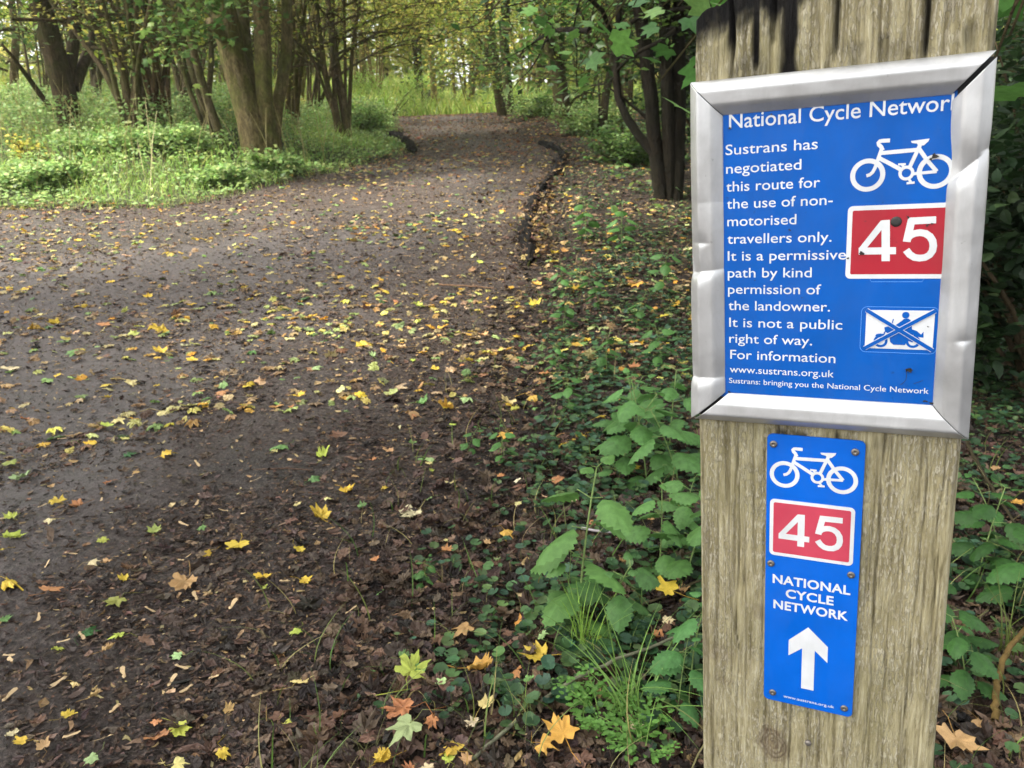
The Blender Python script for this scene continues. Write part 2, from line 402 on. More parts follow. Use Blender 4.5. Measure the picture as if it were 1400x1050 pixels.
def make_post():
    # base of the post on the ground
    b = -.9
    for _ in range(20):
        p = on_post(-.059, -.06, b); b -= p[2] - hz(p[0], p[1])
    a0, a1, dep = -.1592, .0410, .13
    na, nb = 190, 620
    aa = np.linspace(a0, a1, na)
    top = np.interp(aa, [a0, -.150, -.140, -.128, -.115, -.10, -.085, -.07, -.03, .0, a1], [.084, .090, .0915, .101, .108, .108, .110, .118, .121, .118, .12]) + .005 * (fbm(aa * 70, aa * 0, 4) - .5)
    tt = np.concatenate([np.linspace(0, .42, 60)[:-1], np.linspace(.42, 1, nb - 59)])
    Aa, Tt = np.meshgrid(aa, tt)
    Bb = (b - .12) + Tt * (top[None] - (b - .12))
    # grain: grooves run up the post
    wob = .0035 * (fbm(Aa * 12, Bb * 3, 71) - .5)
    g = fbm((Aa + wob) * 620, Bb * 11, 41, 3)
    groove = sstep(.45, .30, g)
    cr = np.zeros_like(Aa)
    for (ca, lo, wdt, sd_) in ((-.1305, .03, .0011, 1), (-.0575, .038, .0010, 2), (-.0005, .028, .0012, 3), (-.101, .05, .0016, 4), (-.149, -.95, .0005, 5), (.018, -.6, .0005, 6), (-.078, -.75, .0005, 7), (.004, -1, .0004, 8), (-.125, -.62, .0006, 9), (.030, -.47, .0006, 10), (-.012, -.55, .0007, 11)):
        c_ = ca + .0035 * (vn(Bb * 30, Bb * 0, sd_) - .5)
        hi = 9 if lo > -.2 else lo + .35
        cr = np.maximum(cr, (1 if lo > -.2 else .3) * np.exp(-((Aa - c_) / wdt) ** 2) * sstep(lo, lo + .03, Bb) * sstep(hi + .1, hi, Bb))
    # burnt patches at the top and streaks running down
    nse = fbm(Aa * 60, Bb * 40, 51, 4); ns2 = fbm(Aa * 120, Bb * 14, 53, 3)
    topd = top[None] - Bb
    c1 = sstep(.028, .004, topd - .040 * (nse - .4) - .012 * sstep(-.14, -.115, Aa)) * sstep(-.063, -.082, Aa + .03 * (nse - .5))
    c2 = sstep(.0085, .004, np.abs(Aa + .0905 - .008 * (ns2 - .5)) + .008 * (nse - .5)) * sstep(.02, .035, Bb)
    c3 = sstep(.004, .0015, np.abs(Aa + .1130 - .006 * (ns2 - .5)) + .003 * (nse - .5)) * sstep(.036, .052, Bb)
    c4 = sstep(.016, .002, np.abs(Bb - .045) - .016 * (nse - .5) * 2) * sstep(.62, .38, ns2) * .45 * (.4 + nse)
    c5 = sstep(.0045, .0015, np.abs(Aa + .131)) * sstep(.05, .07, Bb)
    c6 = sstep(.004, .001, np.abs(Aa + .0575)) * sstep(.036, .06, Bb) * .6 + sstep(.003, .001, np.abs(Aa + .0005)) * sstep(.03, .05, Bb) * .8
    c7 = sstep(.010, .002, np.abs(Bb + .243) - .006 * (nse - .5)) * sstep(-.112, -.098, Aa) * sstep(.0, -.03, Aa) * sstep(.35, .55, ns2) * .9
    char = np.clip(np.maximum.reduce([c1, c2, c3, c4, c5, c6, c7]), 0, 1)
    char = np.maximum(char, sstep(.012, .0, topd) * .5 * nse * 2)
    def kn(ka, kb, ra, rb):
        q = np.hypot((Aa - ka) / ra, (Bb - kb) / rb); q = q + .5 * (fbm(Aa * 90, Bb * 90, 8, 3) - .5); return q
    k1 = kn(-.092, -.553, .016, .022); k2 = kn(.026, -.57, .014, .008); k3 = kn(-.15, -.465, .022, .012); k4 = kn(-.137, -.495, .010, .005); k5 = kn(-.105, -.415, .009, .011)
    knot = np.clip(sstep(1.1, .7, k1) * (.4 + .6 * np.sin(k1 * 16) ** 2) + .7 * sstep(1.1, .6, k2) + .25 * sstep(1.2, .5, k3) + .6 * sstep(1.1, .7, k4) * np.sin(k4 * 9) ** 2 + .35 * sstep(1.1, .6, k5), 0, 1)
    depth = .0007 * groove + .007 * cr + .0045 * char * (.5 + nse) * sstep(.0, .05, Bb) + .0006 * (fbm(Aa * 40, Bb * 5, 9) - .5) + .0012 * sstep(1, .2, k1)
    # rounded arrises
    ed = np.minimum(Aa - a0, a1 - Aa); rr = .005 + .003 * vn(Bb * 25, Aa * 0, 33)
    depth += np.where(ed < rr, rr - np.sqrt(np.clip(rr ** 2 - (rr - ed) ** 2, 0, None)), 0)
    ca_ = -.059
    V = np.stack([Aa - ca_, depth, Bb - b], -1).reshape(-1, 3)
    i = np.arange(nb - 1)[:, None] * na; j = np.arange(na - 1)[None]
    q = [np.stack([i + j, i + j + 1, i + na + j + 1, i + na + j], -1).reshape(-1, 4)]
    nv = len(V); fr = lambda r_, c: r_ * na + c
    # sides, back and top: the back edge follows the same rows
    bl = V.reshape(nb, na, 3)[:, 0].copy(); br = V.reshape(nb, na, 3)[:, -1].copy()
    sidesL = []; cols = [np.linspace(0.02, dep, 14)]
    ex = []; 
    for edge_, cidx, sg in ((bl, 0, -1), (br, na - 1, 1)):
        ys = np.linspace(.012, dep, 14)
        g_ = np.repeat(edge_[:, None], 14, 1); g_[:, :, 1] = ys[None]; g_[:, :, 0] += -sg * .0012 * fbm(ys[None] * 300, edge_[:, 2:3] * 7, 90 + sg, 3)
        base = nv + sum(len(e) for e in ex); ex.append(g_.reshape(-1, 3))
        r_ = np.arange(nb - 1)
        a_ = r_ * na + cidx; b_ = base + r_ * 14
        q.append(np.stack([a_, a_ + na, b_ + 14, b_] if sg < 0 else [a_, b_, b_ + 14, a_ + na], -1))
        k = np.arange(13)[None]; rr_ = (base + r_ * 14)[:, None]
        f_ = np.stack([rr_ + k, rr_ + 14 + k, rr_ + 15 + k, rr_ + 1 + k], -1).reshape(-1, 4)
        q.append(f_ if sg < 0 else f_[:, ::-1])
        if sg < 0: baseL = base
        else: baseR = base
    r_ = np.arange(nb - 1)
    q.append(np.stack([baseL + r_ * 14 + 13, baseL + (r_ + 1) * 14 + 13, baseR + (r_ + 1) * 14 + 13, baseR + r_ * 14 + 13], -1))
    # top cap: front top row back to a back top row
    f0 = V.reshape(nb, na, 3)[-1]
    rows = []
    base = nv + sum(len(e) for e in ex)
    ysn = np.linspace(.015, dep, 12)
    for y_ in ysn:
        r2 = f0.copy(); r2[:, 1] = y_; r2[:, 2] += -.01 + .018 * fbm(f0[:, 0] * 60, y_ * 60 + f0[:, 0] * 0, 15, 3); rows.append(r2)
    ex.append(np.concatenate(rows))
    prev = np.arange(na) + (nb - 1) * na
    for k in range(12):
        cur = base + k * na + np.arange(na)
        q.append(np.stack([prev[:-1], prev[1:], cur[1:], cur[:-1]], -1)); prev = cur
    Vall = np.concatenate([V] + ex)
    ne = len(Vall) - nv
    exz = Vall[nv:, 2] + b
    at = dict(char=np.concatenate([char.reshape(-1), sstep(.05, .1, exz) * .9]), groove=np.concatenate([np.maximum(groove * .75, cr).reshape(-1), np.full(ne, .2)]), knot=np.concatenate([knot.reshape(-1), np.zeros(ne)]))
    o = build("wooden_post", Vall, [np.concatenate(q)], M_WOOD, smooth=True, attrs=at)
    tag(o, "weathered square timber post with burnt black top, carrying two blue cycle route signs", "post")
    post_frame(o, ca_, 0, b)
    return o, b
POST, PB = make_post()

def simple(name, col, rough=.4, metal=0, spec=.5, dirt=.0, dcol=(.03, .025, .02), coat=0, sc=60, dthr=.66):
    m, t, b, o = nodes(name)
    c2 = objco(t); n1 = noise(t, sc, 5, .65, c2); n2 = noise(t, sc * .18, 4, .6, c2)
    c = mix(t, .5, col, ramp(t, n2, [(.3, .75), (.7, 1.2)]), 'MULTIPLY')
    if dirt: c = mix(t, mth(t, 'MULTIPLY', ramp(t, n1, [(dthr, 0.0), (dthr + .05, 1.0)]), dirt), c, dcol)
    t.links.new(c, b.inputs["Base Color"]); b.inputs["Metallic"].default_value = metal
    t.links.new(ramp(t, n2, [(.3, max(rough - .1, .05)), (.7, rough + .12)]), b.inputs["Roughness"]); b.inputs["Specular IOR Level"].default_value = spec
    b.inputs["Coat Weight"].default_value = coat
    return m
M_ALU = simple("aluminium", (.50, .50, .50), .38, .6, .5, .35, (.10, .095, .085), 0, 150, .67)
M_BLUE = simple("blue_plate", lin(0, 82, 166), .5, 0, .18, .55, (.01, .03, .08), 0, 110, .70)
M_BLUE2 = simple("blue_plate_low", lin(0, 90, 190), .48, 0, .18, .35, (.05, .12, .3), 0, 90, .72)
M_WHITE = simple("white_lettering", (.62, .63, .64), .5, 0, .4, .5, (.2, .18, .16), 0, 130, .70)
M_RED = simple("red_patch", lin(158, 18, 38), .5, 0, .4, .4, (.08, .01, .015), 0, 120, .68)
M_RED2 = simple("faded_red_patch", lin(184, 60, 80), .5, 0, .4, .3, (.2, .02, .03), 0, 120, .70)
M_SCREW = simple("dark_screw", (.035, .032, .03), .5, .4)
M_BLACK = simple("black_backing", (.012, .012, .013), .6)
M_RIVET = simple("rivet_metal", (.2, .18, .16), .45, .7)
M_OUT = simple("pale_outline", lin(90, 150, 225), .4)

def grime(m, amt):
    t = m.node_tree; b = t.nodes["Principled BSDF"]; l = b.inputs["Base Color"].links[0].from_socket; c = objco(t, (1, 1, .35))
    n = noise(t, 38, 6, .7, c, .5); n2 = noise(t, 420, 3, .7, objco(t, (1, 1, .15)))
    k = mth(t, 'MULTIPLY', ramp(t, n, [(.44, 0.0), (.72, 1.0)]), amt)
    o_ = mix(t, k, l, lin(92, 90, 80)); o_ = mix(t, mth(t, 'MULTIPLY', ramp(t, n2, [(.66, 0.0), (.72, 1.0)]), amt * .5), o_, lin(70, 68, 62))
    t.links.new(o_, b.inputs["Base Color"])
grime(M_ALU, .18); grime(M_BLUE, .10); grime(M_BLUE2, .07); grime(M_WHITE, .12); grime(M_RED, .12); grime(M_RED2, .08)

def rrect(a0, a1, b0, b1, r, n=7):
    p = []
    for cx, cz, s0 in ((a1 - r, b1 - r, 0), (a0 + r, b1 - r, 90), (a0 + r, b0 + r, 180), (a1 - r, b0 + r, 270)):
        for k in range(n):
            t = math.radians(s0 + 90 * k / (n - 1)); p.append((cx + r * math.cos(t), cz + r * math.sin(t)))
    return np.array(p)

class Flat:
    """flat printed shapes lying on the face of a sign: (a, b) plane coordinates, each with its own tiny thickness"""
    def __init__(s, org, h): s.mb = MB(); s.org = np.array(org); s.h = h; s.k = 0
    def poly(s, pts, th=None, base=None):
        pts = np.asarray(pts, float)
        x, y = pts[:, 0], pts[:, 1]
        if np.sum(x * np.roll(y, -1) - y * np.roll(x, -1)) < 0: pts = pts[::-1]
        s.k += 1
        hb = s.h if base is None else base
        ht = hb + (.00012 + .000012 * s.k if th is None else th)
        n = len(pts); q = pts - s.org
        V = np.concatenate([np.c_[q[:, 0], np.full(n, -ht), q[:, 1]], np.c_[q[:, 0], np.full(n, -hb), q[:, 1]]])
        import mathutils.geometry as mg
        tri = mg.tessellate_polygon([[Vector((a, b, 0)) for a, b in pts]])
        tri = np.array(tri)
        p3 = pts[tri]; cr = (p3[:, 1, 0] - p3[:, 0, 0]) * (p3[:, 2, 1] - p3[:, 0, 1]) - (p3[:, 1, 1] - p3[:, 0, 1]) * (p3[:, 2, 0] - p3[:, 0, 0])
        tri = np.where((cr < 0)[:, None], tri[:, ::-1], tri)
        i = np.arange(n); j = (i + 1) % n
        s.mb.add(V, [tri, np.stack([i, i + n, j + n, j], -1)])
    def stroke(s, pts, wd, closed=False, n=None):
        pts = np.asarray(pts, float)
        if closed: pts = np.vstack([pts, pts[:1]])
        d = np.gradient(pts, axis=0)
        if closed: d[0] = d[-1] = pts[1] - pts[-2]
        d /= np.linalg.norm(d, axis=1)[:, None] + 1e-12; nn = np.c_[-d[:, 1], d[:, 0]] * wd / 2
        if closed:
            s.ring(pts[:-1] + nn[:-1], pts[:-1] - nn[:-1]); return
        s.poly(np.vstack([pts + nn, (pts - nn)[::-1]]))
    def ring(s, outer, inner):
        s.k += 1; n = len(outer); ht = s.h + .00012 + .000012 * s.k; hb = s.h
        o_ = outer - s.org; i_ = inner - s.org; z = np.ones(n)
        V = np.concatenate([np.c_[o_[:, 0], -ht * z, o_[:, 1]], np.c_[i_[:, 0], -ht * z, i_[:, 1]], np.c_[o_[:, 0], -hb * z, o_[:, 1]], np.c_[i_[:, 0], -hb * z, i_[:, 1]]])
        i = np.arange(n); j = (i + 1) % n
        s.mb.add(V, [np.stack([i, j, n + j, n + i], -1)[:, ::-1], np.stack([i, j, 2 * n + j, 2 * n + i], -1), np.stack([n + i, n + j, 3 * n + j, 3 * n + i], -1)[:, ::-1]])
    def circle(s, c, r, n=40):
        t = np.arange(n) / n * 2 * np.pi; s.poly(np.c_[c[0] + r * np.cos(t), c[1] + r * np.sin(t)])
    def annulus(s, c, r1, r0, n=56):
        t = np.arange(n) / n * 2 * np.pi; u = np.c_[np.cos(t), np.sin(t)]; s.ring(c + u * r1, c + u * r0)
    def out(s, name, mat, parent): return s.mb.out(name, mat, parent)

def text(name, s, a0, a1, b, cap, mat, parent, org, h, bold=.012, space=1.0):
    cu = bpy.data.curves.new(name, 'FONT'); cu.body = s; cu.size = 1; cu.offset = bold; cu.space_character = space; cu.resolution_u = 4
    o = bpy.data.objects.new(name, cu); COL.objects.link(o)
    bpy.context.view_layer.update()
    dg = bpy.context.evaluated_depsgraph_get()
    me = bpy.data.meshes.new_from_object(o.evaluated_get(dg)); bpy.data.objects.remove(o)
    v = np.empty(len(me.vertices) * 3, np.float32); me.vertices.foreach_get("co", v); v = v.reshape(-1, 3)
    x0, x1 = v[:, 0].min(), v[:, 0].max()
    CAPH = .729
    out = np.empty_like(v); out[:, 0] = (v[:, 0] - x0) / (x1 - x0) * (a1 - a0) + a0 - org[0]
    out[:, 1] = -h; out[:, 2] = v[:, 1] * cap / CAPH + b - org[1]
    me.vertices.foreach_set("co", out.ravel()); me.materials.clear(); me.materials.append(mat); me.polygons.foreach_set('use_smooth', np.zeros(len(me.polygons), bool)); me.update()
    o = bpy.data.objects.new(name, me); COL.objects.link(o); o.parent = parent
    return o

# bicycle symbol measured on the lower plate (zoom pixels) -> unit coordinates with the front hub at 0, rear hub at 1
LZ = lambda x, y: ((x - 213) / 392., -((y - 343) - (x - 213) * 42 / 392.) / 392. * 1.02)
def bike(fl, fc, wb):
    fc = np.array(fc); U = lambda *ps: np.array([fc + np.array(LZ(*p)) * wb for p in ps]); w_ = wb / 392.
    fl.annulus(fc, 105 * w_, 75 * w_); fl.annulus(U((605, 385))[0], 106 * w_, 76 * w_)
    def st(w, *p): fl.stroke(U(*p), w * w_)
    st(21, (206, 346), (226, 342), (242, 330), (254, 308), (262, 284), (272, 248), (290, 190))
    st(24, (296, 205), (284, 180), (271, 166), (268, 154), (276, 146), (292, 146), (335, 152))
    st(25, (280, 219), (495, 236)); st(25, (276, 248), (340, 292), (408, 341))
    st(23, (455, 340), (497, 238), (514, 196)); st(24, (502, 228), (556, 312), (612, 386)); st(19, (478, 378), (612, 386))
    fl.poly(U((455, 177), (560, 181), (554, 196), (530, 216), (500, 214), (490, 198), (462, 190)))
    fl.annulus(U((440, 367))[0], 46 * w_, 27 * w_)
    st(13, (390, 306), (434, 312)); st(15, (410, 306), (424, 330)); st(14, (445, 430), (491, 433)); st(15, (455, 402), (470, 430))

def digits45(fl, m):
    """m maps zoom pixels of the upper sign's patch to plane coordinates"""
    U = lambda *ps: np.array([m(*p) for p in ps])
    fl.poly(U((263, 627), (318, 625), (318, 893), (263, 893)))
    fl.poly(U((110, 802), (358, 802), (358, 848), (110, 848)))
    fl.poly(U((110, 808), (150, 822), (285, 664), (272, 627), (258, 629)))
    fl.poly(U((440, 615), (612, 612), (612, 656), (440, 660)))
    fl.poly(U((436, 615), (486, 615), (452, 772), (402, 766)))
    arc = [(424, 756), (452, 728), (480, 716), (512, 712), (545, 718), (574, 737), (592, 766), (597, 798), (592, 830), (574, 856), (545, 872), (512, 876), (478, 871), (448, 852), (424, 822)]
    fl.stroke(U(*arc), abs(m(48, 0)[0] - m(0, 0)[0]))

# ---- framed information sign
def make_info_sign():
    org = (-.0602, -.2363)
    root = empty("information_sign"); post_frame(root, org[0], 0, org[1])
    tag(root, "blue cycle route notice in a large dented silver snap frame on the wooden post", "sign")
    hp = .0035; k = 1 - hp / D0
    K = lambda q: np.array(q) * k
    # backing
    mb = MB()
    def slab(a0, a1, b0, b1, h0, h1):
        a0 -= org[0]; a1 -= org[0]; b0 -= org[1]; b1 -= org[1]
        V = [(a, -h, b) for h in (h0, h1) for a, b in ((a0, b0), (a1, b0), (a1, b1), (a0, b1))]
        mb.add(V, [[(3, 2, 1, 0), (4, 5, 6, 7), (0, 1, 5, 4), (1, 2, 6, 5), (2, 3, 7, 6), (3, 0, 4, 7)]])
    slab(-.158, .0405, -.229, .036, .0002, .0028)
    mb.out("backing_board", M_BLACK, root)
    # blue panel
    f = Flat(org, .0028)
    f.poly([(-.140, -.2115), (.0208, -.2115), (.0208, .0168), (-.140, .0168)], th=.0007)
    panel = f.out("panel", M_BLUE, root)
    ht = hp + .00004
    def T(s, p0, p1, cap, bold=.004):
        return text("lettering", s, p0[0] * k, p1[0] * k, (p0[1] + p1[1]) / 2 * k, cap * k, M_WHITE, panel, org, ht, bold)
    T("National Cycle Network", (-.1325, .0040), (.0247, .0046), .0114, .006)
    rows = [("Sustrans has", -.1352, -.0678, -.0152), ("negotiated", -.1348, -.0790, -.0293), ("this route for", -.1347, -.0654, -.0430),
            ("the use of non-", -.1343, -.0561, -.0563), ("motorised", -.1339, -.0817, -.0699), ("travellers only.", -.1339, -.0560, -.0838),
            ("It is a permissive", -.1336, -.0453, -.0974), ("path by kind", -.1336, -.0695, -.1110), ("permission of", -.1334, -.0624, -.1243),
            ("the landowner.", -.1331, -.0554, -.1378), ("It is not a public", -.1325, -.0460, -.1519), ("right of way.", -.1325, -.0677, -.1654), ("For information", -.1316, -.0501, -.1791)]
    for s, a0, a1, b in rows: T(s, (a0, b), (a1, b), .0081, .003)
    T("www.sustrans.org.uk", (-.1320, -.1910), (-.0508, -.1910), .0062, .002)
    T("Sustrans: bringing you the National Cycle Network", (-.1326, -.2003), (.0166, -.2003), .0047, .002)
    f = Flat(org, hp)
    bike(f, K((-.0330, -.0362)), .0438 * k)
    f.out("bicycle_symbol", M_WHITE, panel)
    # number patch, cut off by the frame
    pa0, pa1, pb0, pb1 = -.0453 * k, .0242 * k, -.1121 * k, -.0580 * k
    f = Flat(org, hp); f.poly(rrect(pa0, pa1, pb0, pb1, .0035), th=.0003); patch = f.out("number_patch", M_WHITE, panel)
    f = Flat(org, hp); f.poly(rrect(pa0 + .0033, pa1 - .0033, pb0 + .0033, pb1 - .0033, .0012), th=.0004); f.out("red_field", M_RED, patch)
    def mU(x, y):
        # plane coordinates from the zoomed photograph, straightened
        a = -.0223 + (x - 262) * .0001018 + (y - 627) * .0000055; b = -.0690 - (y - 627) * .0001128 * 1.0
        return (a * k, b * k)
    f = Flat(org, hp + .0004); digits45(f, mU); f.out("route_number", M_WHITE, patch)
    f = Flat(org, hp); f.stroke(np.array([(-.028, -.1125), (-.027, -.1145), (.007, -.1145), (.008, -.1125)]) * k, .0003); f.out("scored_outline", M_OUT, panel)
    # no motorcycles sign
    g = Flat(org, hp)
    oo = rrect(-.0328 * k, .0194 * k, -.1690 * k, -.1336 * k, .004); g.stroke(oo, .00032, True); 
    g.out("sticker_outline", M_OUT, panel)
    g = Flat(org, hp); a0, a1, b0, b1 = -.0294 * k, .0170 * k, -.1660 * k, -.1361 * k
    g.poly([(a0, b0), (a1, b0), (a1, b1), (a0, b1)], th=.0002); mo = g.out("motorcycle_ban", M_WHITE, panel)
    X = lambda x, y: ((a0 + (x - 222) / 608 * (a1 - a0)), (b1 - ((y - 155) - (x - 222) * .0295) / 343 * (b1 - b0)))
    Q = lambda *ps: np.array([X(*p) for p in ps]); pxs = (a1 - a0) / 608
    g = Flat(org, hp + .0002)
    for c in ((365, 435), (655, 440)): g.annulus(np.array(X(*c)), 64 * pxs, 40 * pxs)
    g.poly(Q((392, 312), (440, 300), (500, 288), (545, 256), (560, 240), (596, 234), (622, 250), (634, 280), (640, 332), (682, 345), (722, 378), (742, 352), (745, 405), (704, 400), (650, 380), (606, 420), (588, 470), (482, 468), (452, 442), (440, 372), (400, 350)))
    g.circle(X(577, 206), 33 * pxs, 24); g.stroke(Q((470, 238), (462, 272), (478, 296)), 9 * pxs)
    g.poly(Q((310, 392), (325, 372), (360, 366), (392, 372), (430, 400), (392, 392), (350, 388)))
    g.stroke(Q((400, 350), (372, 434)), 12 * pxs); g.stroke(Q((600, 420), (655, 440)), 18 * pxs)
    g.out("motorcycle", M_BLUE, mo)
    g = Flat(org, hp + .0006)
    d1 = np.array([(a0, b1), (a1, b0)]); d2 = np.array([(a0, b0), (a1, b1)])
    g.stroke(d1, 46 * pxs); g.stroke(d2, 46 * pxs); g.out("cross_outline", M_WHITE, mo)
    g = Flat(org, hp + .0008); g.stroke(d1, 36 * pxs); g.stroke(d2, 36 * pxs); g.out("cross", M_BLUE, mo)
    # screw through the patch
    mb = MB(); t = np.linspace(0, 1, 8); c = np.array([-.0124 * k - org[0], 0, -.0703 * k - org[1]])
    prof = np.array([(1.0, 0), (1.02, .25), (.95, .55), (.75, .85), (.4, 1.0), (.0, .93)]); R_ = .0037; n = 20; th = np.arange(n) / n * 2 * np.pi
    V = np.concatenate([np.c_[c[0] + R_ * p[0] * np.cos(th), np.full(n, -hp - .0012 * p[1] - .0002), c[2] + R_ * p[0] * np.sin(th)] for p in prof])
    i = np.arange(len(prof) - 1)[:, None] * n; j = np.arange(n)[None]; j2 = (j + 1) % n
    mb.add(V, [np.stack([i + j, i + j2, i + n + j2, i + n + j], -1).reshape(-1, 4)]); mb.out("screw", M_SCREW, root, True)
    rs = np.random.RandomState(8)
    for (a, b, r_) in ((.0085, -.0245, .0011), (.0095, -.0262, .0015), (.0072, -.0275, .0008), (-.0352, -.0925, .0013), (-.0335, -.0932, .0009), (-.0440, -.0965, .0009), (.0085, -.0735, .0009), (.0108, -.0722, .0007), (-.0045, -.0672, .0007), (.0005, -.1820, .0010), (.0020, -.1822, .0016), (.0035, -.1818, .0010), (-.1320, .0045, .0009), (-.0860, -.0740, .0007), (-.1010, .0120, .0006), (.0150, -.2060, .0010), (.0190, -.2075, .0012), (-.1320, -.2080, .0009), (-.0760, -.1270, .0006), (.0130, -.1480, .0005), (-.06, -.135, .0005), (-.112, -.113, .0006)):
        q = np.arange(7) / 7 * 2 * np.pi; rr = r_ * (1 + .35 * rs.randn(7)); f = Flat(org, hp + .0009); f.poly(np.c_[a + rr * np.cos(q) * 1.2, b + rr * np.sin(q)] * k); f.out('dirt_speck', M_SCREW, root)
    for (a, b, a2, b2) in ((.0004, -.183, .0006, -.1895), (.0006, -.1895, -.003, -.194), (.006, -.1925, .012, -.1895), (-.006, -.0660, -.0045, -.0685)): f = Flat(org, hp + .0012); f.stroke(np.array([(a, b), ((a + a2) / 2 + .0004, (b + b2) / 2), (a2, b2)]) * k, .00035); f.out('scratch', M_SCREW, root)
    # frame rails
    ke = 1 - .008 / D0; ki = 1 - .004 / D0
    it = [np.array(p) * ki for p in ((-.1371, .0143), (.0178, .0143), (.0197, -.2090), (-.1357, -.2090))]       # TL TR BR BL inner
    ot = [np.array(p) * ke for p in ((-.1636, .0412), (.0428, .0402), (.0460, -.2366), (-.1668, -.2364))]      # outer
    prof = [(0, .0012), (.0, .0036), (.02, .0044), (.12, .0068), (.24, .0096), (.30, .0106), (.34, .0110), (.40, .0112), (.52, .0115), (.64, .0118), (.69, .0118), (.73, .0114), (.80, .0096), (.88, .0074), (.94, .0056), (.98, .0038), (1.0, .0018), (1.0, .0004)]
    pu = np.array([p[0] for p in prof]); phh = np.array([p[1] for p in prof])
    # resample the profile
    cum = np.r_[0, np.cumsum(np.hypot(np.diff(pu) * .026, np.diff(phh)))]; ss = np.linspace(0, cum[-1], 56)
    pu = np.interp(ss, cum, pu); phh = np.interp(ss, cum, phh)
    dents = [  # a, b, crease angle, w_up, w_dn, half length, depth, push
        (-.156, -.1060, 8, .030, .0035, .015, .0065), (-.158, -.1955, 4, .028, .0030, .016, .0060), (-.1545, -.0820, 0, .008, .003, .006, .0022),
        (.0300, -.0345, 42, .020, .0040, .013, .0058), (.0430, -.0225, 20, .012, .003, .006, .0022), (.0365, -.1560, 5, .006, .0028, .0045, .0022), (-.146, -.05, 0, .02, .02, .02, .0012), (.032, -.10, 70, .03, .02, .03, .001)]
    def rail(c0, c1, e0, e1):
        """between corners c0 -> c1; e0/e1 are gaps at either end"""
        nL = 260
        i0, i1, o0, o1 = it[c0], it[c1], ot[c0], ot[c1]
        dirr = (i1 - i0) / np.linalg.norm(i1 - i0)
        i0 = i0 + dirr * e0; o0 = o0 + dirr * e0; i1 = i1 - dirr * e1; o1 = o1 - dirr * e1
        t = np.linspace(0, 1, nL)[:, None, None]; u = pu[None, :, None]
        p = (i0 * (1 - t) + i1 * t) * (1 - u) + (o0 * (1 - t) + o1 * t) * u
        h = np.repeat(phh[None], nL, 0)
        sh = np.zeros_like(p)
        for (da, db, an, wu, wd, lh, dp) in dents:
            ca, sa = math.cos(math.radians(an)), math.sin(math.radians(an))
            x = p[..., 0] - da; y = p[..., 1] - db
            l = x * ca + y * sa; s_ = -x * sa + y * ca
            fz = np.where(s_ > 0, np.exp(-(s_ / wu) ** 1.3 if False else -np.abs(s_) / wu), np.exp(-np.abs(s_) / wd)) * np.exp(-(l / lh) ** 2)
            h = h - np.minimum(.82 * dp * fz, h * .75)
            cen = (it[c0] + it[c1]) / 2; inward = cen - (ot[c0] + ot[c1]) / 2; inward /= np.linalg.norm(inward)
            sh += inward[None, None] * (fz * dp * .28 * u[..., 0] ** 2)[..., None]
        p = p + sh
        h = h + .00025 * (fbm(p[..., 0] * 90, p[..., 1] * 90, 66, 3) - .5)
        V = np.stack([p[..., 0] - org[0], -h, p[..., 1] - org[1]], -1).reshape(-1, 3)
        m = len(pu); i = np.arange(nL - 1)[:, None] * m; j = np.arange(m - 1)[None]
        q = np.stack([i + j, i + m + j, i + m + j + 1, i + j + 1], -1).reshape(-1, 4)
        # inner skin gives the pressed sheet some thickness at its cut ends
        V2 = V.copy(); V2[:, 1] = np.minimum(V2[:, 1] + .0011, -.0001); nV = len(V)
        q2 = q[:, ::-1] + nV
        j = np.arange(m - 1); e_a = np.stack([j, j + 1, nV + j + 1, nV + j], -1); e_b = e_a[:, ::-1] + (nL - 1) * m
        mb = MB(); mb.add(np.concatenate([V, V2]), [q, q2, e_a, e_b])
        return mb.out("frame_rail", M_ALU, root, True)
    rail(0, 1, .0004, .0006); rail(1, 2, .0040, .0004); rail(2, 3, .0003, .0030); rail(3, 0, .0003, .0003)
make_info_sign()

